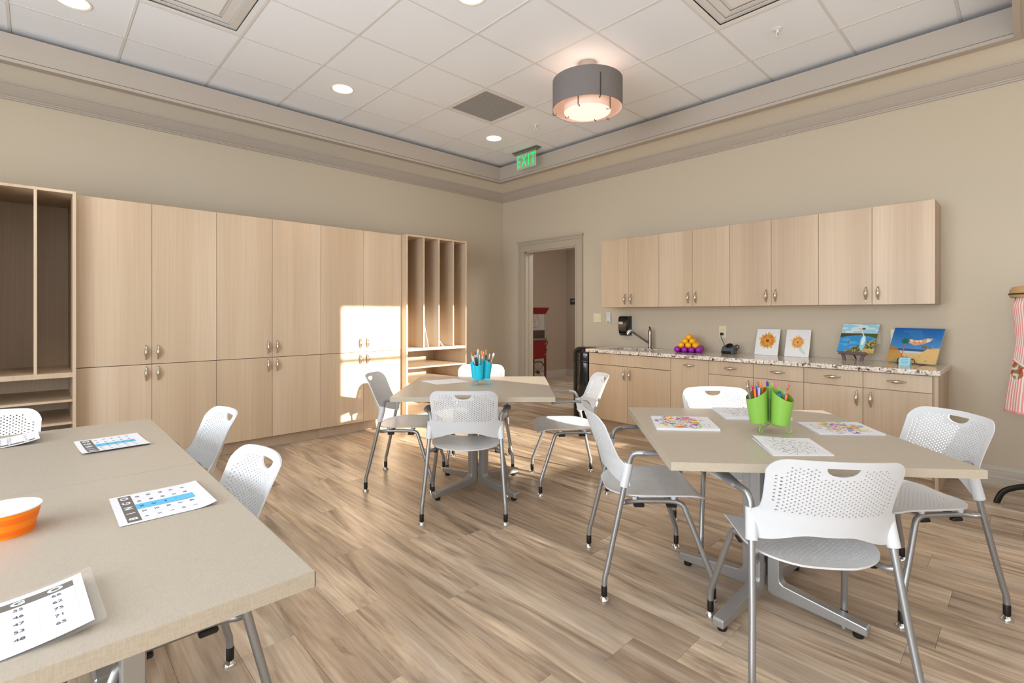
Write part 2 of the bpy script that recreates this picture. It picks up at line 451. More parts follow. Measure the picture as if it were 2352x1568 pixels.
# crown moulding under the soffit, on both visible walls (mitred profiles)
def crown(nm, axis):
    pr = [(0, 3.022), (.016, 3.022), (.018, 3.034), (.026, 3.037), (.028, 3.046), (.035, 3.05), (.046, 3.06), (.066, 3.083), (.088, 3.112), (.094, 3.121), (.102, 3.124), (.104, 3.142), (0, 3.142)]
    vs = []; n = len(pr)
    for end in (0, 1):
        for d, z in pr:
            if axis == 'y': vs.append((XL if end == 0 else -d, -d, z))
            else: vs.append((-d, YF if end == 0 else -d, z))
    fs = [tuple(range(n)), tuple(reversed(range(n, 2*n)))]+[(i, i+n, (i+1) % n+n, (i+1) % n) for i in range(n)]
    return struct(MB().add(vs, fs).build(nm, 'trim_paint'))
crown('trim_3', 'y'); crown('trim_4', 'x')
# baseboards
def base_poly(): return [(0, 0), (.022, 0), (.022, .062), (.016, .07), (.016, .1), (.012, .104), (.012, .118), (.007, .125), (.005, .145), (0, .145)]
def baseboard(nm, y0, y1):
    b = MB().prism([(-d, z) for d, z in base_poly()], y0, y1, 'y'); return struct(b.build(nm, 'base_paint'))
baseboard('baseboard_right', YF, -5.26)
b = MB(); b.prism([(-d, z) for d, z in base_poly()], -.352, 0, 'y')
b.prism([(-d, z) for d, z in base_poly()], -2.14, -1.585, 'y')
struct(b.build('baseboard_right_short', 'base_paint'))
b = MB().prism([(-d, z) for d, z in base_poly()], -1.29, 0, 'x'); struct(b.build('baseboard_back', 'base_paint'))

# door casing
b = MB()
def casing_leg(ya, yb, inner):        # ya = opening side, yb = outer side
    s = 1 if yb > ya else -1
    b.box(-.016, 0, ya, yb, 0, DZ); b.box(-.03, -.0161, yb-s*.03, yb, 0, 2.309); b.box(-.024, -.0162, yb-s*.042, yb-s*.0301, 0, 2.309); b.box(-.021, -.0161, ya, ya+s*.018, 0, DZ-.0005)
casing_leg(DY1, DY1+.12, 1); casing_leg(DY0, DY0-.12, 1)
b.box(-.016, 0, DY0-.12, DY1+.12, DZ+.0002, 2.3395); b.box(-.03, -.0161, DY0-.12, DY1+.12, 2.31, 2.3395); b.box(-.036, 0, DY0-.128, DY1+.128, 2.34, 2.352); b.box(-.044, 0, DY0-.135, DY1+.135, 2.3521, 2.368)
b.box(-.021, -.0161, DY0, DY1, DZ, DZ+.018)
dr = struct(b.build('door_1', 'casing_paint'))
j = MB(); j.box(0, T, DY1-.02, DY1, 0, DZ); j.box(0, T, DY0, DY0+.02, 0, DZ); j.box(0, T, DY0, DY1, DZ-.02, DZ)
j.box(.06, .1, DY1-.032, DY1-.02, 0, DZ-.02); j.box(.06, .1, DY0+.02, DY0+.032, 0, DZ-.02)
j.build('door_jamb', 'casing_paint', dr)
# hall beyond
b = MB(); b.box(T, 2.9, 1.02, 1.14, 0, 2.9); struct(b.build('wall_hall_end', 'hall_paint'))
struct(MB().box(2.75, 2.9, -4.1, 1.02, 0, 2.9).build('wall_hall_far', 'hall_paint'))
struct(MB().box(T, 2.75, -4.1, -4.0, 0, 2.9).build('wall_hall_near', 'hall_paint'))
struct(MB().box(T, 2.75, -4.1, 1.02, 2.86, 2.9).build('ceiling_hall', 'tile_white'))
b = MB(); b.prism([(2.75-d, z) for d, z in base_poly()], -4, 1.02, 'y'); b.prism([(1.02-d, z) for d, z in base_poly()], T, 2.75, 'x')
struct(b.build('baseboard_hall', 'trim_paint'))

# ================================================================== CHAIRS
def perf_sheet(A, H, nx, nz, region, mapf, th, slot=None, rx=.0026, rz=.0026):
    da, db = 2*A/nx, H/nz; V = {}; pts = []
    def vid(key, a, b):
        if key not in V: V[key] = len(pts); pts.append((a, b))
        return V[key]
    def hole(i, k):
        if (i+k) % 2: return False
        a = -A+(i+.5)*da; b = (k+.5)*db
        return region(a, b)
    def inslot(i, k): return slot and slot[0] <= i < slot[1] and slot[2] <= k < slot[3]
    F = []
    def corner(i, k): return vid(('c', i, k), -A+i*da, k*db)
    def mh(i, k): return ('h', i, k)      # mid of horizontal edge from (i,k) to (i+1,k)
    def mv(i, k): return ('v', i, k)
    need = set()
    for i in range(nx):
        for k in range(nz):
            if not inslot(i, k) and hole(i, k): need |= {mh(i, k), mh(i, k+1), mv(i, k), mv(i+1, k)}
    def mid(key):
        if key not in need: return None
        t, i, k = key
        return vid(key, -A+(i+.5)*da, k*db) if t == 'h' else vid(key, -A+i*da, (k+.5)*db)
    for i in range(nx):
        for k in range(nz):
            if inslot(i, k): continue
            loop = [corner(i, k), mid(mh(i, k)), corner(i+1, k), mid(mv(i+1, k)), corner(i+1, k+1), mid(mh(i, k+1)), corner(i, k+1), mid(mv(i, k))]
            if hole(i, k):
                ca, cb = -A+(i+.5)*da, (k+.5)*db; inner = []
                for q, ang in enumerate((225, 270, 315, 0, 45, 90, 135, 180)):
                    inner.append(vid(('i', i, k, q), ca+rx*math.cos(R(ang)), cb+rz*math.sin(R(ang))))
                for q in range(8): F.append((loop[q], loop[(q+1) % 8], inner[(q+1) % 8], inner[q]))
            else: F.append(tuple(v for v in loop if v is not None))
    if slot:
        i0, i1, k0, k1 = slot; per = [(i, k0) for i in range(i0, i1)]+[(i1, k) for k in range(k0, k1)]+[(i, k1) for i in range(i1, i0, -1)]+[(i0, k) for k in range(k1, k0, -1)]
        a0, a1, b0, b1 = -A+i0*da, -A+i1*da, k0*db, k1*db; ca, cb = (a0+a1)/2, b1-.007; hw = (a1-a0)/2-.003; hh = (b1-b0)-.009
        inn = []
        for (i, k) in per:
            a, b = -A+i*da, k*db; ux, uz = (a-ca)/((a1-a0)/2), (b-cb)/(cb-b0) if b < cb else (b-cb)/(b1-cb+1e-6)
            if b >= cb: px, pz = ca+ux*hw, cb+.004
            else:
                m = max(abs(ux), abs(uz)); l = math.hypot(ux, uz)
                px, pz = ca+ux/l*hw*(m if False else 1), cb+uz/l*hh
            inn.append(vid(('s', i, k), px, pz))
        n = len(per)
        for q in range(n): F.append((corner(*per[q]), corner(*per[(q+1) % n]), inn[(q+1) % n], inn[q]))
    n = len(pts)
    front = [mapf(a, b, 0) for a, b in pts]; back = [mapf(a, b, 1) for a, b in pts]
    cnt = {}
    for f in F:
        for q in range(len(f)):
            e = (f[q], f[(q+1) % len(f)]); cnt.setdefault(tuple(sorted(e)), []).append(e)
    faces = [tuple(f) for f in F]+[tuple(reversed([v+n for v in f])) for f in F]
    for k, es in cnt.items():
        if len(es) == 1: a, b = es[0]; faces.append((b, a, a+n, b+n))
    return front+back, faces
def sstep(a, b, x):
    t = min(1, max(0, (x-a)/(b-a))); return t*t*(3-2*t)
def back_map(a, b, side):
    A = .215; zz = .545+b; x0 = a; e0 = A-.054
    if abs(a) > e0: x0 = math.copysign(e0+.054*math.sin(min(1, (abs(a)-e0)/.054)*math.pi/2), a)
    W = .216
    def ztop(x):
        d = max(0, abs(x)-(W-.062)); return .832-.006*(x/.2)**2-(.062-math.sqrt(max(0, .062**2-d*d)))
    def w(z):
        base = .2065+.0095*max(0, (z-.665)/.16)**1.5+.004*max(0, (.665-z)/.05)
        return base+(.232-.2105)*sstep(.635, .608, z) if z < .635 else base
    x = x0*w(zz)/A
    if zz > .75:
        t = (zz-.75)/(.83-.75); z = .75+t*(ztop(x0)-.75)
    elif zz < .615:
        t = (.615-zz)/.07; zl = .552-.040*sstep(.05, .19, abs(x0)); z = .615-t*(.615-zl)
    else: z = zz
    x = x0*w(z)/A
    yc = np.interp(z, [.5, .56, .62, .70, .78, .84], [.045, .034, .018, -.012, -.042, -.068])
    kk = np.interp(z, [.5, .62, .70, .84], [1.35, 1.45, 1.35, 1.1])
    y = yc+kk*x*x
    if side: y -= .006
    return (x, y, z)
def back_region(a, b):
    zz = .545+b
    if not (.625 < zz < .803): return False
    if abs(a) > .187: return False
    if zz > .768 and abs(a) < .060: return False
    if zz > .77 and abs(a) > .165: return False
    if zz > .78 and abs(a) > .15: return False
    if zz < .655 and abs(a) > .175: return False
    return True
bv, bf = perf_sheet(.215, .285, 40, 41, back_region, back_map, .006, slot=(15, 25, 33, 38), rx=.0033, rz=.0027)
def seat_map(a, b, side):
    A = .225; y = .038+b*1.0
    t = min(1, (b+.012)/.19); w = .226*math.sqrt(max(0, 1-(1-t)**2.3))
    u = max(0, (b-.375)/.09); w *= 1-.30*u**2.6
    x = a/A*w
    z = .447+.30*x*x-.004*math.cos(x*10)
    z -= 2.6*max(0, b-.36)**2
    z += .8*max(0, .09-b)**2
    if side: z -= .007
    return (x, y, z)
def seat_region(a, b): return abs(a) < .185 and .04 < b < .375
sv, sf = perf_sheet(.225, .455, 42, 44, seat_region, seat_map, .007, rx=.0031, rz=.0030)
def mk(vs, fs, name, m, extra=None):
    b = MB(); b.add(vs, fs, 0, True)
    if extra: extra(b)
    return b
def chair_protos():
    P = {}
    def sleeves(b):
        for s in (-1, 1):
            pts = [(s*x, y, z) for x, y, z in ((.2295, .094, .505), (.2275, .1, .53), (.2235, .113, .585), (.2225, .117, .612))]
            b.tube(pts, .0205, 14)
    P['backrest'] = mk(bv, bf, 'backrest', 'chair_white', sleeves).mesh('backrest', 'chair_white')
    def boss(b):
        for s in (-1, 1):
            for y in (.15, .33): b.lathe([(.006, .436), (.012, .443), (.013, .455)], 8, c=(s*.196, y, -.004))
    P['seat'] = mk(sv, sf, 'seat', 'chair_white', boss).mesh('seat', 'chair_white')
    for s, n in ((-1, 'l'), (1, 'r')):
        post = [(.258, 0, .06), (.2575, .003, .105), (.2545, .012, .135), (.243, .045, .28), (.2315, .085, .455), (.2225, .117, .60), (.2235, .124, .632)]
        P['rear'+n] = MB().tube([(s*x, y, z) for x, y, z in post], .0125, 12).mesh('leg', 'silver_tube')
        arm = smooth_path([(.2235, .121, .615), (.2250, .127, .638), (.2330, .142, .657), (.247, .170, .664), (.254, .195, .665)], 4)
        b = MB().tube([(s*p.x, p.y, p.z) for p in arm], .0125, 12, mi=0)
        pad = smooth_path([(.250, .176, .665), (.260, .215, .668), (.264, .30, .668), (.262, .37, .663), (.258, .405, .656)], 3)
        rr = [.012]+[.023]*2+[.026]*(len(pad)-6)+[.025, .021, .012]
        rr = rr[:len(pad)]
        b.tube([(s*p.x, p.y, p.z) for p in pad], rr, 12, mi=1, flat=.36)
        P['arm'+n] = b.mesh('armrest', ['silver_tube', 'arm_grey'])
        rail = smooth_path([(.232, .088, .437), (.214, .103, .428), (.199, .135, .428), (.197, .20, .429), (.198, .30, .429), (.203, .345, .427)], 3)
        P['rail'+n] = MB().tube([(s*p.x, p.y, p.z) for p in rail], .0115, 10).mesh('seat_rail', 'silver_tube')
        fl_ = smooth_path([(.203, .342, .427), (.210, .366, .417), (.218, .382, .385), (.243, .432, .25), (.262, .474, .135), (.266, .483, .105), (.267, .485, .06)], 3)
        P['front'+n] = MB().tube([(s*p.x, p.y, p.z) for p in fl_], .0125, 12).mesh('leg', 'silver_tube')
    P['cross'] = MB().tube([(-.197, .17, .426), (.197, .17, .426)], .009, 8).tube([(-.198, .32, .426), (.198, .32, .426)], .009, 8).mesh('cross_rail', 'silver_tube')
    P['ferrule'] = MB().lathe([(.0132, .022), (.0135, .024), (.0135, .066), (.0128, .068)], 12, cap0=True, cap1=True).mesh('ferrule', 'black_plastic')
    P['glide'] = MB().lathe([(.0225, 0), (.0235, .004), (.020, .012), (.011, .019), (.007, .025)], 14, cap0=True, cap1=True).mesh('glide', 'chrome')
    P['bumper'] = MB().box(-.012, .012, -.024, .024, -.012, .004, bev=.004).mesh('bumper', 'black_plastic')
    return P
CP = chair_protos()
def part(me, name, parent, loc=(0, 0, 0)):
    o = bpy.data.objects.new(name, me); COL.objects.link(o); o.parent = parent; o.location = loc; return o
def make_chair():
    t = thing('chair', 'x', 'chair')
    part(CP['backrest'], 'backrest', t); part(CP['seat'], 'seat', t); part(CP['cross'], 'cross_rail', t)
    for s, n in ((-1, 'l'), (1, 'r')):
        part(CP['arm'+n], 'armrest', t); part(CP['rail'+n], 'seat_rail', t)
        for key, fx, fy in (('rear', .258, 0), ('front', .267, .485)):
            l = part(CP[key+n], 'leg', t)
            part(CP['ferrule'], 'ferrule', l, (s*fx, fy, 0)); part(CP['glide'], 'glide', l, (s*fx, fy, 0))
        for y in (.17, .32): part(CP['bumper'], 'bumper', t, (s*.198, y, .414))
    return t
c0 = make_chair()
CH = [
 (-3.365, -3.293, .69, .72, 'white perforated armchair, back to us, before the table with the turquoise caddy'),
 (-3.340, -2.161, .70, -.71, 'white perforated armchair between the turquoise caddy table and the tall cabinets'),
 (-2.124, -3.392, -.77, .64, 'white armchair on the counter side of the turquoise caddy table, its seat partly sunlit'),
 (-2.321, -2.228, -.665, -.747, 'sunlit white chair beyond the turquoise caddy table, only its backrest showing'),
 (-3.222, -4.185, .708, -.706, 'white perforated armchair at the left side of the green caddy table, seen from the side'),
 (-3.377, -5.263, .778, .628, 'nearest white armchair, back to us, at the front edge of the green pen caddy table'),
 (-2.128, -5.434, -.774, .633, 'white perforated armchair between the green caddy table and the apron stand, far right'),
 (-2.185, -4.337, -.70, -.71, 'sunlit white chair between the green pen caddy table and the counter, facing us'),
 (-4.745, -3.915, -1, 0, 'white perforated armchair at the table with the orange cup'),
 (-4.630, -3.0, -1, 0, 'white perforated armchair at the table behind the orange cup table, handle hole to the right'),
 (-5.455, -2.29, 0, -1, 'white perforated chair beyond the far bingo table at the left edge, facing us'),
]
for i, (x, y, fx, fy, lb) in enumerate(CH):
    c = c0 if i == 0 else copy_tree(c0)
    c.location = (x, y, 0); c.rotation_euler = (0, 0, math.atan2(fy, fx)-math.pi/2); tag(c, lb, 'chair', 'white perforated armchairs around the tables')

# ================================================================== TABLES
TZ = .76
def square_table(x, y, ang, label):
    t = thing('table', label, 'table', (x, y, 0), ang, 'square craft tables'); h = .5335
    MB().box(-h+.0015, h-.0015, -h+.0015, h-.0015, TZ-.031, TZ, bev=.001).build('tabletop', 'table_laminate', t)
    b = MB(); e = .0015
    b.box(-h, h, -h, -h+e, TZ-.0305, TZ-.001); b.box(-h, h, h-e, h, TZ-.0305, TZ-.001); b.box(-h, -h+e, -h, h, TZ-.0305, TZ-.001); b.box(h-e, h, -h, h, TZ-.0305, TZ-.001)
    b.build('edge_band', 'table_edge', t)
    prof = [(.030, .728), (.082, .728), (.082, .118), (.086, .104), (.098, .095), (.405, .058), (.412, .053), (.412, .022), (.20, .030), (.05, .036), (.03, .045)]
    bm_ = MB().prism(prof, -.024, .024, 'y')
    me = bm_.mesh('leg', 'base_metal')
    pad = MB().lathe([(.018, 0), (.02, .006), (.02, .026)], 12, cap0=True, cap1=True).mesh('foot_pad', 'black_plastic')
    for q in range(4):
        l = part(me, 'leg', t); l.rotation_euler = (0, 0, math.pi/4+q*math.pi/2)
        md = l.modifiers.new('bevel', 'BEVEL'); md.width = .005; md.segments = 2; md.limit_method = 'ANGLE'
        part(pad, 'foot_pad', l, (.375, 0, 0))
    b = MB(); b.lathe([(.029, .11), (.029, .17)], 12, cap0=True, cap1=True); b.lathe([(.029, .55), (.029, .6)], 12, cap0=True, cap1=True); b.build('connector', 'steel', t)
    b = MB()
    for a in (math.pi/4, -math.pi/4):
        b.box(-.38, .38, -.018, .018, .709, .729, M=Matrix.Rotation(a, 4, 'Z'))
    b.build('support_arm', 'base_metal', t)
    return t
square_table(-2.865, -2.834, R(-43.8), 'square taupe laminate table carrying the turquoise brush caddy')
square_table(-2.85, -4.85, R(-48.8), 'square taupe laminate table carrying the green pen caddy and colouring books')
def long_table(y0, y1, label):
    x1, x0 = -4.84, -6.36
    t = thing('table', label, 'table', ((x0+x1)/2, (y0+y1)/2, 0), 0, 'bingo tables pushed together')
    hx, hy = (x1-x0)/2, (y1-y0)/2; e = .0015
    MB().box(-hx+e, hx-e, -hy+e, hy-e, TZ-.033, TZ, bev=.001).build('tabletop', 'table_laminate', t)
    b = MB(); b.box(-hx, hx, -hy, -hy+e, TZ-.0325, TZ+.0002); b.box(-hx, hx, hy-e, hy, TZ-.0325, TZ+.0002); b.box(-hx, -hx+e, -hy, hy, TZ-.0325, TZ-.001); b.box(hx-e, hx, -hy, hy, TZ-.0325, TZ-.001)
    b.build('edge_band', 'table_edge', t)
    for s in (-1, 1):
        b = MB(); X = s*(hx-.25)
        b.box(X-.025, X+.025, -.05, .05, .06, .70, bev=.004); b.box(X-.03, X+.03, -.42, .42, .02, .06, bev=.006); b.box(X-.03, X+.03, -.36, .36, .70, .727, bev=.003)
        l = b.build('leg', 'base_metal', t)
        for q in (-1, 1): MB().lathe([(.018, 0), (.02, .006), (.02, .022)], 12, cap0=True, cap1=True).build('foot_pad', 'black_plastic', l, (X, q*.38, 0))
    MB().box(-hx+.27, hx-.27, -.02, .02, .66, .70, bev=.003).build('stretcher', 'base_metal', t)
    return t
long_table(-4.668, -3.6225, 'taupe laminate table in the left foreground with the orange cup on it')
long_table(-3.6215, -2.575, 'taupe laminate table behind the one with the orange cup, nearest the tall cabinets')

# ================================================================== CABINETS
def pull_mesh():
    b = MB(); L = .122; pts = []; rs = []
    for i in range(15):
        t = i/14; s = math.sin(math.pi*t)
        pts.append((0, -.008-.020*s**.8, (t-.5)*L*.92)); rs.append(.0042+.0092*s**1.4)
    b.tube(pts, rs, 10)
    for s in (-1, 1): b.tube([(0, .0005, s*L*.46), (0, -.010, s*L*.46)], [.0065, .004], 10)
    return b.mesh('pull_handle', 'satin')
PULL = pull_mesh()
def handle(parent, loc, rz=0, horiz=False):
    o = part(PULL, 'pull_handle', parent, loc)
    if horiz: o.rotation_euler = (0, R(90), 0)
    return o
def door_part(parent, x0, x1, z0, z1, y, hpos=None, name='cabinet_door', horiz=False):
    g = .0015; cx, cz = (x0+x1)/2, (z0+z1)/2; hw, hz = (x1-x0)/2-g, (z1-z0)/2-g
    me = MB().box(-hw, hw, 0, .018, -hz, hz, bev=.0008).mesh(name, 'laminate')
    o = part(me, name, parent, (cx, y, cz))
    if hpos:
        handle(o, (hpos[0]-cx, 0, hpos[1]-cz), horiz=horiz)
    return o
# tall cabinets on the back wall. Local frame: front faces -y.
TB = [-5.044, -4.566, -4.088, -3.614, -3.139, -2.6645, -2.190]
TL = ['tall wood-grain cabinet at the left of the row, next to the left open shelf unit', 'tall wood-grain cabinet in the middle of the row of three', 'tall wood-grain cabinet at the right of the row, lit by the sun patch']
for i in range(3):
    x0, xm, x1 = TB[2*i], TB[2*i+1], TB[2*i+2]; cx = (x0+x1)/2
    t = thing('tall_cabinet', TL[i], 'cabinet', (cx, 0, 0), 0, 'tall cabinets on the back wall')
    b = MB(); b.box(x0-cx+.001, x1-cx-.001, -.610, -.002, .112, 2.212); b.build('body', 'dark_gap', t)
    MB().box(x0-cx+.001, x1-cx-.001, -.560, -.54, 0, .112).build('toe_kick', 'laminate_side', t)
    for a, c, s in ((x0, xm, 1), (xm, x1, -1)):
        hx = xm-s*.041
        door_part(t, a-cx, c-cx, .878, 2.212, -.630, (hx-cx, .976)); door_part(t, a-cx, c-cx, .112, .876, -.630, (hx-cx, .80))
# open shelf units
def shelf_unit(x0, x1, divs, mid, shelves, label):
    cx = (x0+x1)/2; t = thing('open_shelf_unit', label, 'shelf unit', (cx, 0, 0)); D = -.737; th = .020; H = 2.214
    def bp(n, *a): MB().box(*a, bev=.0008).build(n, 'laminate', t)
    bp('side_panel', x0-cx, x0-cx+th, D, -.002, 0, H); bp('side_panel', x1-cx-th, x1-cx, D, -.002, 0, H)
    bp('top_panel', x0-cx+th, x1-cx-th, D, -.002, H-th, H)
    MB().box(x0-cx+th, x1-cx-th, -.022, -.003, .1, H-th).build('back_panel', 'laminate', t)
    bp('middle_shelf', x0-cx+th, x1-cx-th, D, -.022, mid[0], mid[1])
    for d in divs: bp('divider', d-cx-.009, d-cx+.009, D, -.022, mid[1], H-th)
    for z in shelves: bp('shelf', x0-cx+th, x1-cx-th, D+.004, -.022, z-.017, z)
    MB().box(x0-cx+th, x1-cx-th, D+.06, D+.08, 0, .1).build('toe_kick', 'laminate_side', t)
    return t
shelf_unit(-5.932, -5.046, [-5.71, -5.489, -5.268], (.822, .858), [.656, .489, .32, .118], 'open wood shelf unit with upright slots at the left edge of the photo')
shelf_unit(-2.188, -1.303, [-1.948, -1.732, -1.515], (.862, .895), [.673, .49, .32, .118], 'open wood shelf unit with upright slots near the room corner')
def leaning(name, label, x0, z0, x1, z1, cat, y0=-.68, y1=-.30, th=.006):
    L = math.hypot(x1-x0, z1-z0); o = MB().box(0, L, y0, y1, 0, th, bev=.0008).build(name, 'board_white')
    o.location = (x0, 0, z0); o.rotation_euler = (0, -math.atan2(z1-z0, x1-x0), 0); return tag(o, label, cat, 'white boards in the shelf slots')
leaning('foam_board', 'tall white board leaning in the second slot of the open shelf unit near the corner', -1.842, .8975, -1.929, 1.288, 'board')
leaning('foam_board', 'short white board leaning in the third slot of the open shelf unit near the corner', -1.622, .8975, -1.716, 1.008, 'board')
# upper wall cabinets on right wall: build in a local frame facing -y then rotate -90 deg (front faces -x)
def rot_thing(name, label, cat, y_center, group=None):
    return thing(name, label, cat, (0, y_center, 0), R(-90), group)      # local x -> world -y ; local -y -> world -x
UB = [-2.123, -2.501, -2.889, -3.273, -3.654, -4.039, -4.425, -4.809, -5.203]
UL = ['wall cabinet at the left end of the upper row, above the soap dispenser', 'second wall cabinet from the left, above the ball pyramid', 'third wall cabinet from the left, above the sunflower pictures', 'wall cabinet at the right end of the upper row, above the beach painting']
for i in range(4):
    y0, ym, y1 = UB[2*i], UB[2*i+1], UB[2*i+2]; cy = (y0+y1)/2; hw = (y0-y1)/2
    t = rot_thing('wall_cabinet', 'pale wood-grain '+UL[i], 'cabinet', cy, 'upper wall cabinets')
    MB().box(-hw+.001, hw-.001, -.326, -.002, 1.372, 2.166).build('body', 'laminate_side', t)
    m = cy-ym
    door_part(t, -hw, m, 1.371, 2.167, -.345, (m-.041, 1.464)); door_part(t, m, hw, 1.371, 2.167, -.345, (m+.041, 1.464))
# base cabinets
BB = [(-2.166, -3.189, 'sink'), (-3.189, -3.584, 'single'), (-3.584, -3.990, 'drawer1'), (-3.990, -4.805, 'pair'), (-4.805, -5.218, 'right')]
BL = {'sink': 'pale wood base cabinet under the sink, beside the black trash can', 'single': 'narrow pale wood base cabinet right of the sink, one tall front with a horizontal pull',
      'drawer1': 'narrow pale wood base cabinet under the grey desktop device, one drawer over a door', 'pair': 'wide pale wood base cabinet with two drawers, under the sunflower and egret pictures', 'right': 'pale wood base cabinet at the right end, under the beach painting'}
for ya, yb, kind in BB:
    cy = (ya+yb)/2; hw = (ya-yb)/2
    t = rot_thing('base_cabinet', BL[kind], 'cabinet', cy, 'base cabinets under the counter')
    b = MB(); xr = hw-.001 + (.0 if kind != 'right' else .03)
    b.box(-hw+.001, xr, -.622, -.10, .10, .852) if kind != 'sink' else (b.box(-hw+.001, hw-.001, -.622, -.002, .10, .66), b.box(-hw+.001, -hw+.018, -.622, -.002, .66, .852), b.box(hw-.018, hw-.001, -.622, -.002, .66, .852))
    b.build('body', 'laminate_side', t)
    MB().box(-hw+.001, xr, -.57, -.55, 0, .10).build('toe_kick', 'laminate_side', t)
    if kind == 'right': MB().box(hw+.012, hw+.032, -.64, -.002, 0, .855, bev=.0008).build('end_panel', 'laminate', t)
    if kind == 'sink':
        m = cy-(-2.682)
        door_part(t, -hw, hw, .723, .850, -.64, name='false_front'); door_part(t, -hw, m, .105, .721, -.64, (m-.036, .63)); door_part(t, m, hw, .105, .721, -.64, (m+.036, .63))
    elif kind == 'single': door_part(t, -hw, hw, .105, .850, -.64, (0, .792), horiz=True)
    elif kind == 'drawer1':
        door_part(t, -hw, hw, .726, .850, -.64, (0, .793), name='drawer', horiz=True); door_part(t, -hw, hw, .105, .724, -.64, (hw-.04, .64))
    elif kind == 'pair':
        m = cy-(-4.394)
        door_part(t, -hw, m, .726, .850, -.64, ((m-hw)/2, .793), name='drawer', horiz=True); door_part(t, m, hw, .726, .850, -.64, ((m+hw)/2, .793), name='drawer', horiz=True)
        door_part(t, -hw, m, .105, .724, -.64, (-hw+.04, .64)); door_part(t, m, hw, .105, .724, -.64, (hw-.04, .64))
    else:
        door_part(t, -hw, hw, .726, .850, -.64, (0, .793), name='drawer', horiz=True); door_part(t, -hw, hw, .105, .724, -.64, (-hw+.05, .64))
# counter with sink cut-out
b = MB(); CZ0, CZ1 = .858, .894; sy0, sy1, sx0, sx1 = -2.86, -2.32, -.52, -.17
def cbx(*a): b.box(*a, bev=.003)
cbx(-.682, -.002, -5.265, sy0, CZ0, CZ1); cbx(-.682, -.002, sy1, -2.145, CZ0, CZ1); b.box(-.682, sx0, sy0-.004, sy1+.004, CZ0, CZ1); b.box(sx1, -.002, sy0-.004, sy1+.004, CZ0, CZ1)
ct = tag(b.build('countertop', 'granite'), 'speckled brown and white granite countertop over the base cabinets', 'countertop')
b = MB(); b.box(sx0-.005, sx1+.005, sy0-.005, sy1+.005, .700, .706); b.box(sx0-.008, sx0, sy0-.005, sy1+.005, .700, CZ0); b.box(sx1, sx1+.008, sy0-.005, sy1+.005, .700, CZ0)
b.box(sx0, sx1, sy0-.008, sy0, .700, CZ0); b.box(sx0, sx1, sy1, sy1+.008, .700, CZ0)
sk = tag(b.build('sink', 'steel'), 'stainless steel undermount sink set in the granite counter', 'sink')
MB().lathe([(.035, .706), (.035, .709), (.02, .7095)], 14, cap1=True).build('drain', 'chrome', sk, ((sx0+sx1)/2, (sy0+sy1)/2, 0))
# faucet
t = thing('faucet', 'brushed steel single lever faucet behind the sink', 'faucet', (-.115, -2.645, CZ1))
MB().lathe([(.028, 0), (.028, .006), (.022, .012), (.021, .15), (.022, .19), (.016, .22), (.004, .232)], 16, cap0=True, cap1=True).build('body', 'steel', t)
MB().tube([(0, 0, .055), (-.09, .07, .13), (-.165, .13, .195)], [.013, .012, .013], 12).build('spout', 'steel', t)
MB().tube([(-.160, .126, .195), (-.185, .145, .208), (-.205, .160, .190), (-.21, .164, .165)], [.016, .021, .022, .019], 12).build('spray_head', 'chrome', t)
MB().tube([(0, 0, .21), (-.004, -.004, .235), (-.02, -.004, .25)], [.010, .009, .007], 10).build('lever', 'black_plastic', t)
# soap dispenser
t = thing('soap_dispenser', 'black wall-mounted soap dispenser left of the faucet', 'dispenser', (0, -2.262, 1.03))
b = MB(); 
pr = [(-.003, 0), (-.055, 0), (-.085, .02), (-.105, .06), (-.112, .14), (-.108, .21), (-.09, .235), (-.003, .24)]
n = len(pr); vs = []
for y, s in ((-.066, .88), (-.054, 1), (.054, 1), (.066, .88)):
    for x, z in pr: vs.append((x*s if x < -.01 else x, y, .12+(z-.12)*(.97 if s < 1 else 1)))
fs = [tuple(range(n)), tuple(reversed(range(3*n, 4*n)))]+[(r*n+i, r*n+(i+1) % n, (r+1)*n+(i+1) % n, (r+1)*n+i) for r in range(3) for i in range(n)]
b.add(vs, fs, 0, True); b.build('housing', 'black_gloss', t)
MB().box(-.113, -.098, -.035, .035, .005, .032, bev=.004).build('push_bar', 'black_plastic', t)
lb = MB().box(-.1135, -.109, -.008, .046, .140, .168).build('label_strip', 'white_paper', t)
q = MB()
for yy in (.003, .019, .035): q.lathe([(.0055, 0), (.0055, .0008)], 10, M=Matrix.Rotation(R(-90), 4, 'Y'), c=(-.1135, yy, .155), cap1=True)
q.build('pictogram', 'sign_dark', lb)
# plates
def plate(label, cat, y, z, w, h, m, kind, name):
    t = thing(name, label, cat, (0, y, z)); MB().box(-.006, -.0005, -w/2, w/2, -h/2, h/2, bev=.002).build('cover_plate', m, t)
    if kind == 'switch2':
        for s in (-1, 1):
            MB().box(-.0085, -.005, s*.024-.015, s*.024+.015, -.032, .032, bev=.0015).build('rocker', m, t)
    if kind == 'outlet':
        for s in (-1, 1):
            r = MB().box(-.0085, -.005, -.017, .017, s*.022-.015, s*.022+.015, bev=.002).build('receptacle', m, t)
            q = MB(); q.box(-.0092, -.008, -.008, -.006, s*.022-.003, s*.022+.007); q.box(-.0092, -.008, .006, .008, s*.022-.003, s*.022+.007); q.build('socket_slots', 'sign_dark', r)
    return t
plate('ivory double light switch beside the door casing', 'light switch', -1.81, 1.242, .118, .118, 'ivory', 'switch2', 'light_switch')
t = thing('wall_controller', 'small white control box on the wall between the switch and the soap dispenser', 'controller', (0, -1.997, 1.25))
MB().box(-.026, -.0005, -.031, .031, -.068, .068, bev=.005).build('case', 'white_plastic', t); MB().box(-.0275, -.0255, -.010, .010, -.058, -.048).build('indicator', 'sign_dark', t)
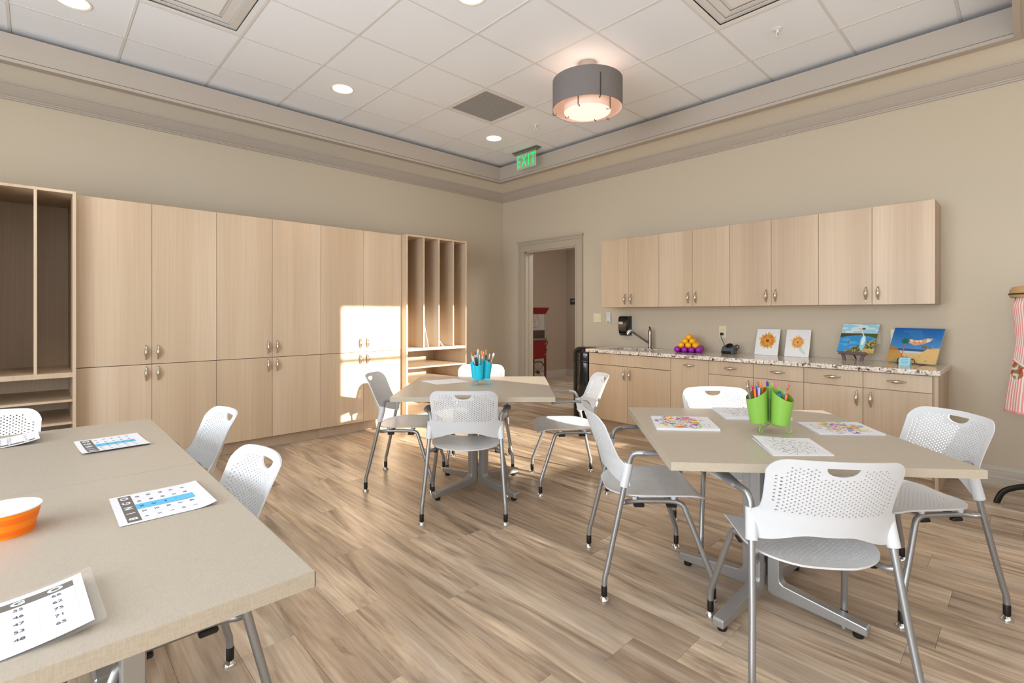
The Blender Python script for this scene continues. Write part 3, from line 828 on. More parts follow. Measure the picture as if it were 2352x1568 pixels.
MB().box(-.0275, -.0255, -.02, .02, .018, .048).build('display', 'lid_clear', t)
plate('ivory wall outlet with a black plug, above the grey charger', 'outlet', -3.442, 1.105, .078, .128, 'ivory', 'outlet', 'wall_outlet')
plate('ivory wall outlet half hidden behind the egret painting', 'outlet', -4.768, 1.10, .078, .128, 'ivory', 'outlet', 'wall_outlet')
plate('ivory wall outlet half hidden behind the beach painting', 'outlet', -4.915, 1.10, .078, .128, 'ivory', 'outlet', 'wall_outlet')
# grey charger
t = thing('desktop_device', 'small grey and black desktop device plugged in on the counter', 'device', (-.22, -3.60, CZ1))
b = MB(); pr = [(-.06, 0), (.06, 0), (.06, .075), (.02, .088), (-.03, .07), (-.062, .03)]
b.prism(pr, -.06, .06, 'y'); o = b.build('case', 'device_grey', t); md = o.modifiers.new('bevel', 'BEVEL'); md.width = .012; md.segments = 3
MB().lathe([(.035, 0), (.032, .006), (.018, .004)], 18, M=Matrix.Rotation(R(-35), 4, 'Y'), c=(-.016, -.01, .082), cap1=True).build('round_opening', 'black_gloss', t)
MB().box(-.068, -.055, -.045, .045, .004, .03, bev=.004).build('front_panel', 'black_gloss', t)
b = MB().tube(smooth_path([(.03, -.055, .03), (.02, -.085, .06), (.02, -.09, .075), (.03, -.07, .09), (.035, -.05, .08)], 4), .004, 6).build('side_loop', 'black_plastic', t)
t2 = MB().tube(smooth_path([(-.012, -3.442, 1.083), (-.045, -3.445, 1.08), (-.06, -3.45, 1.05), (-.055, -3.475, .99), (-.08, -3.50, .94), (-.13, -3.52, .915), (-.157, -3.55, .914)], 5), .003, 7).build('power_cord', 'black_plastic', None)
tag(t2, 'black power cord running from the outlet down to the grey device', 'cord')
MB().box(-.04, -.009, -3.456, -3.428, 1.07, 1.097, bev=.004).build('plug', 'black_plastic', t2)
# ball pyramid
d = .070; ux = Vector((.35, -.94, 0)).normalized(); vx = Vector((.94, .35, 0)).normalized()
bm0 = Vector((-.43, -3.15, 0))
def ball_mesh(m):
    b = MB(); pr = [(.032*math.sin(math.pi*i/12), .032-.032*math.cos(math.pi*i/12)) for i in range(13)]
    pr[0] = (.001, 0); pr[-1] = (.001, .064)
    return b.lathe(pr, 18).mesh('ball', m)
BMY, BMP = ball_mesh('ball_yellow'), ball_mesh('ball_purple')
LAY = ['bottom', 'second', 'third', 'top']; ROW = ['front', 'second', 'third', 'fourth', 'back']; POS = ['leftmost', 'second from left', 'third from left', 'rightmost']
for L in range(4):
    na, nb = 4-L, 5-L
    for j in range(nb):
        for i in range(na):
            p = bm0+ux*(i+L/2)*d+vx*(j+L/2)*d
            o = bpy.data.objects.new('ball', BMP if L == 0 else BMY); COL.objects.link(o); o.location = (p.x, p.y, CZ1+L*.0410)
            pos = POS[i] if i < na-1 or na == 1 else 'rightmost'
            if na == 1: pos = 'only one'
            tag(o, '%s ball, %s layer of the pyramid, %s row, %s' % ('purple' if L == 0 else 'yellow', LAY[L], 'back' if j == nb-1 else ROW[j], pos), 'ball', 'purple and yellow balls stacked in a pyramid')

# ------------------------------------------------------------------ painted sheets
def sheet(name, nu, nv, pos, paint, m, parent=None, thick=.004, normal=None, back=True):
    """grid surface: pos(u,v)->Vector, colour attribute from paint(U,V)->(nv,nu,3) sRGB 0..1; backed by a slab"""
    U, Vv = np.meshgrid(np.linspace(0, 1, nu), np.linspace(0, 1, nv)); C = np.clip(paint(U, Vv), 0, 1)
    Cl = np.where(C <= .04045, C/12.92, ((C+.055)/1.055)**2.4).reshape(-1, 3)
    vs = [pos(u, v) for u, v in zip(U.ravel(), Vv.ravel())]; nn = len(vs)
    n_ = normal if normal is not None else (pos(1, 0)-pos(0, 0)).cross(pos(0, 1)-pos(0, 0)).normalized()
    fs = [(j*nu+i, j*nu+i+1, (j+1)*nu+i+1, (j+1)*nu+i) for j in range(nv-1) for i in range(nu-1)]
    per = list(range(nu))+[j*nu+nu-1 for j in range(1, nv)]+[(nv-1)*nu+i for i in range(nu-2, -1, -1)]+[j*nu for j in range(nv-2, 0, -1)]
    bk = [vs[p]-n_*thick for p in per]; k = len(per)
    allv = vs+bk; fs2 = [(per[(q+1) % k], per[q], nn+q, nn+(q+1) % k) for q in range(k)]+([tuple(reversed(range(nn, nn+k)))] if back else [])
    me = bpy.data.meshes.new(name); me.from_pydata([tuple(v) for v in allv], [], fs+fs2)
    at = me.color_attributes.new('paint', 'FLOAT_COLOR', 'POINT')
    col = np.ones((len(allv), 4)); col[:nn, :3] = Cl; col[nn:, :3] = .8
    at.data.foreach_set('color', col.ravel()); me.materials.append(MATS[m])
    o = bpy.data.objects.new(name, me); COL.objects.link(o)
    if parent: o.parent = parent
    return o
def hexc(s): return np.array([int(s[i:i+2], 16)/255 for i in (0, 2, 4)])
rng = np.random.RandomState(3)
def vnoise(U, Vv, sx, sy, seed=0):
    rs = np.random.RandomState(seed); g = rs.rand(64, 64); x = U*sx; y = Vv*sy
    xi = np.floor(x).astype(int) % 63; yi = np.floor(y).astype(int) % 63; fx = x-np.floor(x); fy = y-np.floor(y)
    fx = fx*fx*(3-2*fx); fy = fy*fy*(3-2*fy)
    return (g[yi, xi]*(1-fx)+g[yi, xi+1]*fx)*(1-fy)+(g[yi+1, xi]*(1-fx)+g[yi+1, xi+1]*fx)*fy
def put(img, mask, col, a=1.):
    mk_ = (mask*a)[..., None]; return img*(1-mk_)+np.asarray(col)*mk_
def sunflower(cx, cy, r, cols, core, extra=None):
    def f(U, Vv):
        img = np.ones(U.shape+(3,))*hexc('ecebea'); dx = (U-cx)*1.0; dy = (Vv-cy)*1.15
        rr = np.hypot(dx, dy); th = np.arctan2(dy, dx)
        for k, (sc, c) in enumerate(cols):
            n = 13+k*2; pet = r*sc*(.62+.38*np.abs(np.cos(th*n/2+k*1.3))**.8+.10*np.sin(th*5+k*2)); img = put(img, (rr < pet).astype(float), hexc(c), .85)
        st = vnoise(th*4+8, rr*40, 6, 3, 5); img = put(img, (rr < r*.8)*(st > .62), hexc('c8481a'), .65)
        img = put(img, (rr < r*core).astype(float), hexc('4a3a32'), .8)
        if extra: img = extra(img, U, Vv)
        return img
    return f
def board(x_b, x_t, yL, yR, zb, zt, skewL=0):
    return lambda u, v: Vector((x_b+(x_t-x_b)*v, yL+(yR-yL)*u, zb+(zt-zb)*v))
o = sheet('sunflower_picture', 90, 90, board(-.135, -.045, -3.812, -4.025, .8955, 1.146), sunflower(.5, .55, .36, [(1, 'c9c24a'), (.92, 'e8a030'), (.8, 'e06a20'), (.66, 'e9b545')], .18), 'painted')
tag(o, 'white card with a dark orange sunflower, left of the two flower pictures on the counter', 'picture')
def board4(a, b, c, d):
    a, b, c, d = map(Vector, (a, b, c, d)); return lambda u, v: (a*(1-u)+b*u)*(1-v)+(d*(1-u)+c*u)*v
def leafy(img, U, Vv):
    m = np.exp(-(((U-.72)/.14)**2+((Vv-.22+.6*(U-.7))/.07)**2)); return put(img, (m > .35).astype(float), hexc('bcd0c8'), .7)
o = sheet('sunflower_picture', 90, 90, board(-.135, -.045, -4.083, -4.290, .8955, 1.146), sunflower(.5, .53, .28, [(1, 'f0c060'), (.85, 'ee9850'), (.62, 'f2c05a')], .12, leafy), 'painted')
tag(o, 'white card with a paler sunflower and soft leaf, right of the two flower pictures', 'picture')
def egret(U, Vv):
    img = np.ones(U.shape+(3,))*hexc('9fd6e6'); img = put(img, (vnoise(U, Vv, 5, 14, 1) > .55)*(Vv > .68), hexc('e4eff0'), .8)
    img = put(img, (Vv < .67).astype(float), hexc('4a3a18')); img = put(img, ((Vv < .66) & (U > .5)).astype(float), hexc('4a5a18')); img = put(img, ((Vv > .64) & (Vv < .67) & (U < .45)).astype(float), hexc('8a3a1a'))
    lake = Vv < (.60-.35*(U-.5)**2); img = put(img, lake.astype(float), hexc('2f8fcc')); img = put(img, lake*(vnoise(U, Vv, 5, 30, 2) > .6), hexc('58b4e4'), .7)
    bank = (Vv < .06+.42*np.clip((U-.3)/.7, 0, 1)**.7) & (U > .2); img = put(img, bank.astype(float), hexc('6f6a35')); img = put(img, bank*(vnoise(U, Vv, 30, 24, 4) > .55), hexc('b8a860'), .9); img = put(img, bank*(vnoise(U, Vv, 34, 30, 6) > .72), hexc('2c3a1c'), .9)
    img = put(img, ((Vv < .14) & (U > .72)).astype(float), hexc('cfa860'), .8)
    body = ((U-.66)/.075)**2+((Vv-.34)/.26)**2 < 1; img = put(img, body.astype(float), hexc('8ccbe0')); img = put(img, (((U-.65)/.05)**2+((Vv-.42)/.16)**2 < 1).astype(float), hexc('dff0f2'))
    neck = np.abs(U-(.60+.035*np.sin((Vv-.5)*18)))<.018; img = put(img, (neck & (Vv > .5) & (Vv < .84)).astype(float), hexc('ecdcd8'))
    img = put(img, (((U-.60)/.05)**2+((Vv-.84)/.035)**2 < 1).astype(float), hexc('5a5a62')); img = put(img, ((np.abs(Vv-.835+.1*(U-.5)) < .012) & (U > .46) & (U < .56)).astype(float), hexc('f08a30'))
    img = put(img, (((U-.27)/.012)**2+((Vv-.36)/.07)**2 < 1).astype(float), hexc('8a4a4a')); return img
tE = thing('egret_painting', 'painting of a white egret by a blue lake, propped on the small brown easel', 'painting', (0, 0, 0))
sheet('canvas', 130, 110, board4((-.185, -4.524, .965), (-.185, -4.787, .965), (-.072, -4.815, 1.205), (-.072, -4.552, 1.205)), egret, 'painted', tE, thick=.012)
def beach(U, Vv):
    img = np.ones(U.shape+(3,))*hexc('1c6ab8')[None, None]; g = np.clip((Vv-.4)/.6, 0, 1)[..., None]; img = hexc('4a92d0')*(1-g)+hexc('1560ae')*g; img = put(img, (vnoise(U, Vv, 4, 10, 9) > .6)*(Vv > .55), hexc('3f86c8'), .5)
    sea = Vv < .40; img = put(img, sea.astype(float), hexc('3c5a86')); img = put(img, ((Vv < .33)).astype(float), hexc('c8d0cc')); img = put(img, (Vv < .27).astype(float), hexc('d8b888'))
    dl = Vv < .46-1.6*np.clip(U-.08, 0, 1)**1.3; img = put(img, dl.astype(float), hexc('c29450')); img = put(img, (dl & (Vv > .34)).astype(float), hexc('9a7038'), .6)
    dr_ = Vv < .12+.32*np.clip((U-.5)/.3, 0, 1); img = put(img, (dr_ & (U > .5)).astype(float), hexc('dcb878')); img = put(img, ((np.abs(Vv-.46) < .04) & (U > .62) & (U < .95) & (vnoise(U, Vv, 40, 8, 12) > .4)).astype(float), hexc('7a6040'), .85)
    img = put(img, ((Vv < .2) & (vnoise(U, Vv, 20, 14, 13) > .74)).astype(float), hexc('7f9a7a'), .6)
    cl = (((U-.58)/.27)**2+((Vv-.64-.06*np.sin(U*9))/.075)**2 < 1+.5*(vnoise(U, Vv, 14, 10, 15)-.5)); img = put(img, cl.astype(float), hexc('d8a878')); img = put(img, cl*(vnoise(U, Vv, 26, 22, 17) > .5), hexc('f2e4d2'), .95); img = put(img, (cl & (Vv < .60)).astype(float), hexc('d8885a'), .6)
    img = put(img, ((np.abs(U-.30-.02*(Vv-.3)) < .010) & (Vv > .14) & (Vv < .60)).astype(float), hexc('b86a50'))
    th = np.arctan2(Vv-.62, U-.30); rr = np.hypot(U-.30, (Vv-.62)); img = put(img, (rr < .095*(.6+.4*np.abs(np.cos(th*3.5)))).astype(float), hexc('1f6a60')); return img
tB = thing('beach_painting', 'painting of a beach with palm and cloud, at the right end of the counter', 'painting', (0, 0, 0))
sheet('canvas', 150, 120, board4((-0.15, -4.866, 0.904), (-0.25, -5.193, 0.904), (-0.135, -5.241, 1.1785), (-0.035, -4.913, 1.1785)), beach, 'painted', tB, thick=.012)
# little easel
t = thing('easel', 'small dark brown tabletop easel under the egret painting', 'easel', (-.19, -4.645, CZ1))
b = MB(); b.box(-.030, .002, -.10, .10, .052, .068, bev=.002); b.box(-.034, -.026, -.10, .10, .055, .078, bev=.001); b.build('ledge', 'mahogany', t)
for s in (-1, 1):
    MB().prism([(-.012, .054), (.012, .054), (.012+0, 0), (-.012, 0)], -.014, .006, 'x', M=Matrix.Translation((0, s*.06, 0)) @ Matrix.Rotation(R(-14*s), 4, 'X')).build('front_leg', 'mahogany', t)
MB().tube([(.02, 0, .06), (.11, 0, .0085)], .006, 8).build('rear_leg', 'mahogany', t)
MB().tube([(.036, 0, .06), (.145, 0, .27)], .006, 8).build('mast', 'mahogany', t)
# wire stand + folded card
t = thing('wire_stand', 'small black wire stand holding up the beach painting', 'stand', (-.26, -5.02, CZ1))
MB().tube(smooth_path([(.06, .06, .003), (-.02, .055, .004), (-.06, .05, .03), (-.05, .045, .05), (-.02, .03, .045), (-.01, -.02, .045), (-.05, -.05, .045), (-.06, -.06, .02), (-.045, -.09, .004), (.05, -.11, .003)], 5), .003, 7).build('wire', 'black_plastic', t)
t = thing('folded_card', 'small folded pale blue card in front of the beach painting', 'card', (-.335, -5.02, CZ1), R(-8))
b = MB(); b.prism([(-.022, 0), (-.020, 0), (.001, .052), (.020, 0), (.022, 0), (.001, .056)], -.036, .036, 'y'); b.build('card_stock', 'aqua_card', t)
q = MB()
for k in range(4): q.box(-.0225+.0042*(k+1)+.0001, -.0215+.0042*(k+1), -.024, .022, .012*k+.008, .012*k+.0095)
q.build('print', 'print_navy', t)

# ================================================================== TABLETOP ITEMS
# bingo cards
def bingo(name, label, cx, cy, w, h, rot, curl, hdr, cols, mark, film=False):
    """w along local x (columns), h along local y; header at +y"""
    t = thing(name, label, 'bingo card', (cx, cy, TZ), rot, 'bingo cards on the left tables')
    def zz(x, y): return .0012+curl(x/w+.5, y/h+.5)
    b = MB(); nx, ny = 16, 12; vs = []
    for k in (0, 1):
        for jy in range(ny+1):
            for ix in range(nx+1):
                x, y = -w/2+w*ix/nx, -h/2+h*jy/ny; vs.append((x, y, zz(x, y)-.0006*k))
    n = (nx+1)*(ny+1); fs = []
    for jy in range(ny):
        for ix in range(nx):
            q = jy*(nx+1)+ix; fs += [(q, q+1, q+nx+2, q+nx+1), (n+q+nx+1, n+q+nx+2, n+q+1, n+q)]
    b.add(vs, fs, 0, True); b.build('sheet', 'paper', t)
    if film:
        b = MB(); vs = []
        for jy in range(ny+1):
            for ix in range(nx+1):
                x, y = -w/2-.016+(w+.032)*ix/nx, -h/2-.014+(h+.028)*jy/ny; vs.append((x, y, max(.0008, zz(x, y)-.0009)))
        b.add(vs, [(jy*(nx+1)+ix, jy*(nx+1)+ix+1, (jy+1)*(nx+1)+ix+1, (jy+1)*(nx+1)+ix) for jy in range(ny) for ix in range(nx)], 0, True); b.build('laminate_film', 'clear_film', t)
    def strip(nm, x0, x1, y0, y1, m, e):
        b = MB(); k = 10; vs = []
        for jy in range(3):
            for ix in range(k+1):
                x, y = x0+(x1-x0)*ix/k, y0+(y1-y0)*jy/2; vs.append((x, y, zz(x, y)+e))
        b.add(vs, [(jy*(k+1)+ix, jy*(k+1)+ix+1, (jy+1)*(k+1)+ix+1, (jy+1)*(k+1)+ix) for jy in range(2) for ix in range(k)]); return b.build(nm, m, t)
    gx0, gx1 = -w/2+.05*w, w/2-.05*w; gh = hdr[1]; top = h/2-hdr[0]; cw = (gx1-gx0)/5; rh = (top-gh-(-h/2+hdr[2]))/5
    strip('header_bar', gx0, gx1, top-gh, top, 'print_grey', .0004)
    if mark is not None: strip('highlight', gx0+cw*mark, gx0+cw*(mark+1), top-gh-5*rh, top-gh, 'print_blue', .0004)
    def fit(o, x, y, e):
        for v in o.data.vertices: v.co = Vector((v.co.x+x, v.co.y+y, zz(v.co.x+x, v.co.y+y)+e+v.co.z))
    allv = MB()
    for c, L in enumerate('BINGO'):
        o = text_mesh(L, gh*.85, 'paper', t, 'letter', .0001, 1.25, bold=.0008); fit(o, gx0+cw*(c+.5), top-gh/2, .0008)
    ctext = {}
    for c in range(5):
        for r_ in range(5):
            s = cols[c][r_]
            if s is None: continue
            o = text_mesh(s, rh*(.5 if s != 'FREE' else .3), 'print_navy' if mark == c else 'print_dark', None, 'number', .0001); fit(o, gx0+cw*(c+.5), top-gh-rh*(r_+.5), .0008)
            allv.add([v.co.copy() for v in o.data.vertices], [tuple(p.vertices) for p in o.data.polygons], 0 if mark != c else 1)
            bpy.data.objects.remove(o)
    allv.build('printed_numbers', ['print_dark', 'print_navy'], t)['kind'] = 'stuff'
    ln = MB()
    for c in range(0, 6): 
        for q in range(6):
            x = gx0+cw*c; y0 = top-gh-5*rh*q/6; y1 = top-gh-5*rh*(q+1)/6
            ln.add([(x-.0004, y0, zz(x, y0)+.0006), (x+.0004, y0, zz(x, y0)+.0006), (x+.0004, y1, zz(x, y1)+.0006), (x-.0004, y1, zz(x, y1)+.0006)], [(0, 1, 2, 3)])
    ln.build('grid_lines', 'print_line', t)
    return t
colsA = [['9', '11', '5', '14', '2'], ['22', '25', '30', '17', '28'], ['38', '42', 'FREE', '34', '45'], ['54', '48', '59', '51', '60'], ['63', '70', '66', '74', '61']]
colsB = [['3', '12', '7', '1', '10'], ['19', '26', '21', '29', '16'], ['33', '41', 'FREE', '44', '36'], ['55', '46', '47', '53', '48'], ['66', '62', '75', '71', '65']]
colsC = [['6', '8', '13', '4', '15'], ['18', '24', '20', '27', '23'], ['31', '40', 'FREE', '35', '39'], ['50', '57', '52', '58', '49'], ['67', '72', '64', '69', '73']]
# reader sits at +x facing -x: local +y -> world -x, local x -> world -(-y)... rotation +90 deg
bingo('bingo_card', 'bingo card with a blue stripe on the near table, beside the orange cup', -5.003, -3.988, .262, .216, R(90), lambda u, v: .010*max(0, .25-v)**2*16*max(0, u-.35)**0*(.3+.7*(1-u))+.0005, (.018, .030, .03), colsA, 2)
bingo('bingo_card', 'bingo card with a blue stripe on the far table, lying alone behind the seam', -5.036, -3.075, .275, .215, R(93), lambda u, v: .006*(u-.5)**2*4*(1 if u < .5 else .4)+.0005, (.018, .036, .03), colsC, 2)
bingo('bingo_card', 'curled bingo card in the bottom left corner showing the letters G and O', -5.335, -4.497, .282, .218, R(2), lambda u, v: .016*(max(0, u-.45))**2*3.3+.0005, (.018, .026, .03), colsB, None, film=True)
bingo('bingo_card', 'bingo card cut off by the left edge, on the far table before the chair', -5.395, -2.76, .28, .215, R(182), lambda u, v: .020*abs(u-.5)**2*4*(1 if u < .5 else 1)+.0005, (.018, .026, .03), colsC, 2)
# orange paper cup
t = thing('paper_cup', 'orange paper cup with a white inside on the near table', 'cup', (-5.320, -3.965, TZ))
b = MB(); b.lathe([(.0, .004), (.052, .004), (.054, 0), (.056, 0), (.0610, .030), (.0680, .060)], 40, mi=0, cap0=False)
b.build('wall', 'orange_paper', t)
MB().lathe([(.0562, .004), (.0590, .018), (.0595, .018), (.0566, .004)], 40).lathe([(.0622, .034), (.0654, .048), (.0659, .048), (.0626, .034)], 40).build('stripe', 'orange_band', t)
MB().lathe([(.001, .008), (.053, .008), (.0595, .030), (.0665, .0595), (.0675, .0625), (.069, .0635), (.0702, .0615), (.069, .0595)], 40).build('inner_lining', 'white_paper', t)
# colouring books and pages
def lineart(seed, coloured):
    def f(U, Vv):
        img = np.ones(U.shape+(3,))*hexc('dfe0e6'); cx, cy = .47, .5; dx = U-cx; dy = (Vv-cy)*.8; rr = np.hypot(dx, dy); th = np.arctan2(dy, dx)
        inn = rr < .46*(.62+.38*np.abs(np.cos(th*4+seed)))+.02
        if coloured:
            pal = ['f0d23a', 'e2453c', '58b8dc', 'e65a9a', '7a4aa8', '8fbf3c', 'f29a3a']; sec = (np.floor((th+3.15)*3.2+rr*14).astype(int)) % 7
            lim = coloured
            for k, c in enumerate(pal): img = put(img, ((sec == k) & inn & lim(U, Vv) & (vnoise(U, Vv, 18, 18, seed+k) > .48)).astype(float), hexc(c), .85)
        ln = np.zeros_like(U)
        for q in range(4): ln = np.maximum(ln, (np.abs(rr-(.06+.085*q)*(1+.22*np.cos(th*(5+q)+seed+q))) < .0035).astype(float))
        ln = np.maximum(ln, ((np.abs(np.sin(th*6+rr*9+seed)) < .05) & inn).astype(float)); ln = np.maximum(ln, ((np.abs(vnoise(U, Vv, 12, 12, seed+3)-.5) < .02) & (U > .12) & (U < .9) & (Vv > .12) & (Vv < .88)).astype(float)*.8)
        return put(img, ln, hexc('3c3c46'), .85)
    return f
def book(name, label, P, th, art, cat='colouring book', lift=None, nu=180):
    """P: 4 corners (world xy) order: near-left, near-right, far-right, far-left"""
    A, B_, C_, D_ = [Vector((*p, 0)) for p in P]; c = (A+B_+C_+D_)/4
    t = thing(name, label, cat, (c.x, c.y, TZ), 0, 'colouring books and pages on the craft tables')
    def pos(u, v):
        p = (A*(1-u)+B_*u)*(1-v)+(D_*(1-u)+C_*u)*v-c; p.z = th+.0005+(lift(u, v) if lift else 0); return p
    sheet('page', nu, int(nu*.8), pos, art, 'printed_page', t, thick=.0008, normal=Vector((0, 0, 1)), back=lift is None)
    if th > .002:
        k = 1 if th < .006 else 3
        for q in range(k):
            z0, z1 = th*q/k+.0002, th*(q+1)/k-.0006
            b = MB(); pts = [(A-c), (B_-c), (C_-c), (D_-c)]
            vs = [(p.x, p.y, z0) for p in pts]+[(p.x, p.y, z1) for p in pts]; b.add(vs, [(3, 2, 1, 0), (4, 5, 6, 7), (0, 1, 5, 4), (1, 2, 6, 5), (2, 3, 7, 6), (3, 0, 4, 7)]); b.build('page_block', 'paper', t)
    return t
book('colouring_book', 'colouring book with a partly coloured feathery drawing, left of the green caddy', [(-3.19, -4.508), (-3.003, -4.722), (-2.785, -4.56), (-2.968, -4.345)], .010, lineart(1, lambda U, V: U < .75))
book('colouring_book', 'colouring book in bright sun behind the green caddy', [(-2.728, -4.63), (-2.50, -4.87), (-2.28, -4.70), (-2.51, -4.46)], .010, lineart(4, None))
book('colouring_book', 'colouring book with a partly coloured drawing, right of the green caddy', [(-2.75, -5.055), (-2.555, -5.262), (-2.355, -5.115), (-2.568, -4.91)], .006, lineart(2, lambda U, V: U > .3))
book('colouring_book', 'uncoloured drawing with a lifted corner, in front of the green caddy', [(-3.25, -5.03), (-3.085, -5.19), (-2.87, -5.045), (-3.035, -4.875)], .004, lineart(7, None), lift=lambda u, v: .010*max(0, 1-u*1.8)*v)
book('loose_page', 'blank looking white page on the turquoise caddy table', [(-3.07, -2.59), (-2.80, -2.64), (-2.76, -2.42), (-3.045, -2.33)], .0006, lambda U, V: put(np.ones(U.shape+(3,))*hexc('e9e9f0'), (vnoise(U, V, 14, 14, 9) > .8).astype(float), hexc('c9c9d2'), .6), 'page', nu=50)
# caddies
def caddy(name, label, x, y, rot, m, angs, grp, rc=.048, hc=.135, foff=0):
    t = thing(name, label, 'caddy', (x, y, TZ), rot, grp); H0 = .044; cups = []
    for a in angs:
        rad = rc*1.08; lean = R(5)
        M = Matrix.Rotation(a, 4, 'Z') @ Matrix.Translation((rad, 0, H0)) @ Matrix.Rotation(lean, 4, 'Y')
        b = MB(); seg = 28; vs = []; fs = []
        # outer wall then inner wall, with slanted rim (lower outwards)
        for k in range(2):
            for lev in range(4):
                for q in range(seg):
                    an = 2*math.pi*q/seg; r0 = rc*.80-.0012*k; r1 = rc-.0012*k; z = (lev/3); r_ = r0+(r1-r0)*z
                    hh = hc-rc*.5*math.cos(an); zz_ = (z if k == 0 else 1-z); r_ = r0+(r1-r0)*zz_
                    vs.append(M @ Vector((r_*math.cos(an), r_*math.sin(an), .001+hh*zz_+(.001 if k else 0))))
        for lev in range(7):
            for q in range(seg): fs.append((lev*seg+q, lev*seg+(q+1) % seg, (lev+1)*seg+(q+1) % seg, (lev+1)*seg+q))
        fs.append(tuple(reversed(range(seg)))); fs.append(tuple(range(7*seg, 8*seg)))
        b.add(vs, fs, 0, True); b.build('cup', m, t); cups.append(M)
    b = MB(); n = len(angs)
    for q in range(3):
        a = angs[0]+foff+q*2*math.pi/3
        pts = [(0.0, .043), (.018, .033), (.042, .029), (.066, .034), (.084, .030), (.090, .016), (.081, .0028), (.069, .006), (.066, .016), (.073, .021)]
        P = smooth_path([(p[0]*math.cos(a), p[0]*math.sin(a), p[1]) for p in pts], 4); b.tube(P, .0024, 8)
    b.tube([(0.032*math.cos(k*math.pi/8), .032*math.sin(k*math.pi/8), .0425) for k in range(16)], .002, 6, close=True)
    b.tube([(0, 0, .03), (0, 0, .15)], .0025, 8)
    b.build('scroll_stand', m, t)
    return t, cups
def stick(name, label, cat, grp, t, M, dx, dy, tilt, az, segs, base_z=.008, rscale=1.0):
    """segs: list of (length, r0, r1, material, flat)"""
    o = thing(name, label, cat, (0, 0, 0), 0, grp)
    W = t.matrix_basis @ M @ Matrix.Translation((dx, dy, base_z)) @ Matrix.Rotation(az, 4, 'Z') @ Matrix.Rotation(tilt, 4, 'Y')
    loc, rq, _ = W.decompose(); o.location = loc; o.rotation_mode = 'QUATERNION'; o.rotation_quaternion = rq
    z = 0
    for (nm, L, r0, r1, m, fl_) in segs:
        MB().tube([(0, 0, z), (0, 0, z+L*.5), (0, 0, z+L)], [r0, (r0+r1)/2, r1], 10, flat=fl_).build(nm, m, o); z += L
    return o
for nm, c in (('c_orange', 'ff7a1a'), ('c_green', '1a9a30'), ('c_lav', 'b6a4e0'), ('c_sky', '2a90dc'), ('c_white', 'eef0f4'), ('c_darkred', '8c1a1a'), ('c_blue', '1450d8'), ('c_red', 'e02030'), ('c_olive', '6a9a18'), ('c_pink', 'ff6aa8'), ('c_mag', 'd0186a'), ('c_grey', '7d7c7c'), ('c_dgrey', '57504c'), ('c_teal', '1c8a78'), ('c_purple', '5a10b0'), ('c_lime', '9ad020'), ('c_pencil', 'f0a818'), ('c_eraser', 'd85a78'), ('c_ferr', '6a7a28'), ('c_wood', 'd8b07a'), ('c_turq', '18a8c8'), ('b_orange', 'f08020'), ('b_cream', 'f0dcb0'), ('b_silver', 'd0ccc8'), ('b_brown', '8a5a2a'), ('b_green', '4a8a3a'), ('b_black', '2a2420'), ('b_blue', '1a90c8')):
    mat(nm, c, .4)
tg, cg = caddy('desk_caddy', 'lime green caddy of joined cups on a scroll wire stand, full of markers and pencils', -2.85, -4.88, R(-43.8), 'lime', [R(63), R(303), R(183)], 'caddies on the craft tables', .046, .132, R(34))
# which cups face the camera: angles are local; markers in the left cup, pencils in the right one
MK = [('grey-brown', 'c_dgrey', 'c_dgrey'), ('green', 'c_green', 'c_orange'), ('lavender', 'c_white', 'c_lav'), ('sky blue', 'c_white', 'c_sky'), ('dark red', 'c_dgrey', 'c_darkred'), ('orange', 'c_white', 'c_orange'), ('pink', 'c_white', 'c_pink'), ('blue', 'c_blue', 'c_blue'), ('red', 'c_dgrey', 'c_red'), ('olive', 'c_olive', 'c_darkred'), ('magenta', 'c_white', 'c_mag'), ('grey', 'c_grey', 'c_grey')]
def markers(lst, cup, n0, where, rr=.024, L=.150):
    k = len(lst)
    for i, (cn, mb_, mc) in enumerate(lst):
        a = 2*math.pi*i/k+.4; r_ = .009 if i % 3 else .003
        stick('marker', '%s capped marker standing in the %s cup of the lime green caddy' % (cn, where), 'marker', 'markers in the green caddy', tg, cup, r_*math.cos(a), r_*math.sin(a), R(10 if i % 3 else 4), a, [('barrel', L*.70, .0044, .0048, mb_, None), ('cap', L*.30+.004*(i % 3), .0052, .0046, mc, None)])
markers(MK, cg[2], 0, 'left')
markers([('teal', 'c_white', 'c_teal'), ('orange-red', 'c_white', 'c_orange'), ('violet', 'c_white', 'c_purple'), ('lime', 'c_white', 'c_lime'), ('salmon', 'c_white', 'c_pink')], cg[0], 0, 'rear', .016, .165)
markers([('blue', 'c_blue', 'c_blue'), ('hot pink', 'c_white', 'c_mag'), ('purple', 'c_purple', 'c_purple'), ('turquoise', 'c_turq', 'c_turq'), ('dark green', 'c_green', 'c_teal'), ('peach', 'c_white', 'c_orange')], cg[1], 0, 'right', .026, .128)
for i, (dx, dy, tl, az, L, lb) in enumerate([(-.002, .004, 8, 60, .160, 'taller yellow pencil, eraser up, in the right cup of the lime green caddy'), (.0, -.004, 7, 10, .150, 'yellow pencil beside the tallest pencil, in the right cup of the lime green caddy'), (.006, -.003, 11, -40, .130, 'shorter yellow pencil leaning right in the right cup of the lime green caddy')]):
    stick('pencil', lb, 'pencil', 'pencils in the green caddy', tg, cg[1], dx, dy, R(tl), R(az), [('shaft', L, .0035, .0035, 'c_pencil', None), ('ferrule', .012, .0038, .0038, 'c_ferr', None), ('eraser', .010, .0035, .0032, 'c_eraser', None)])
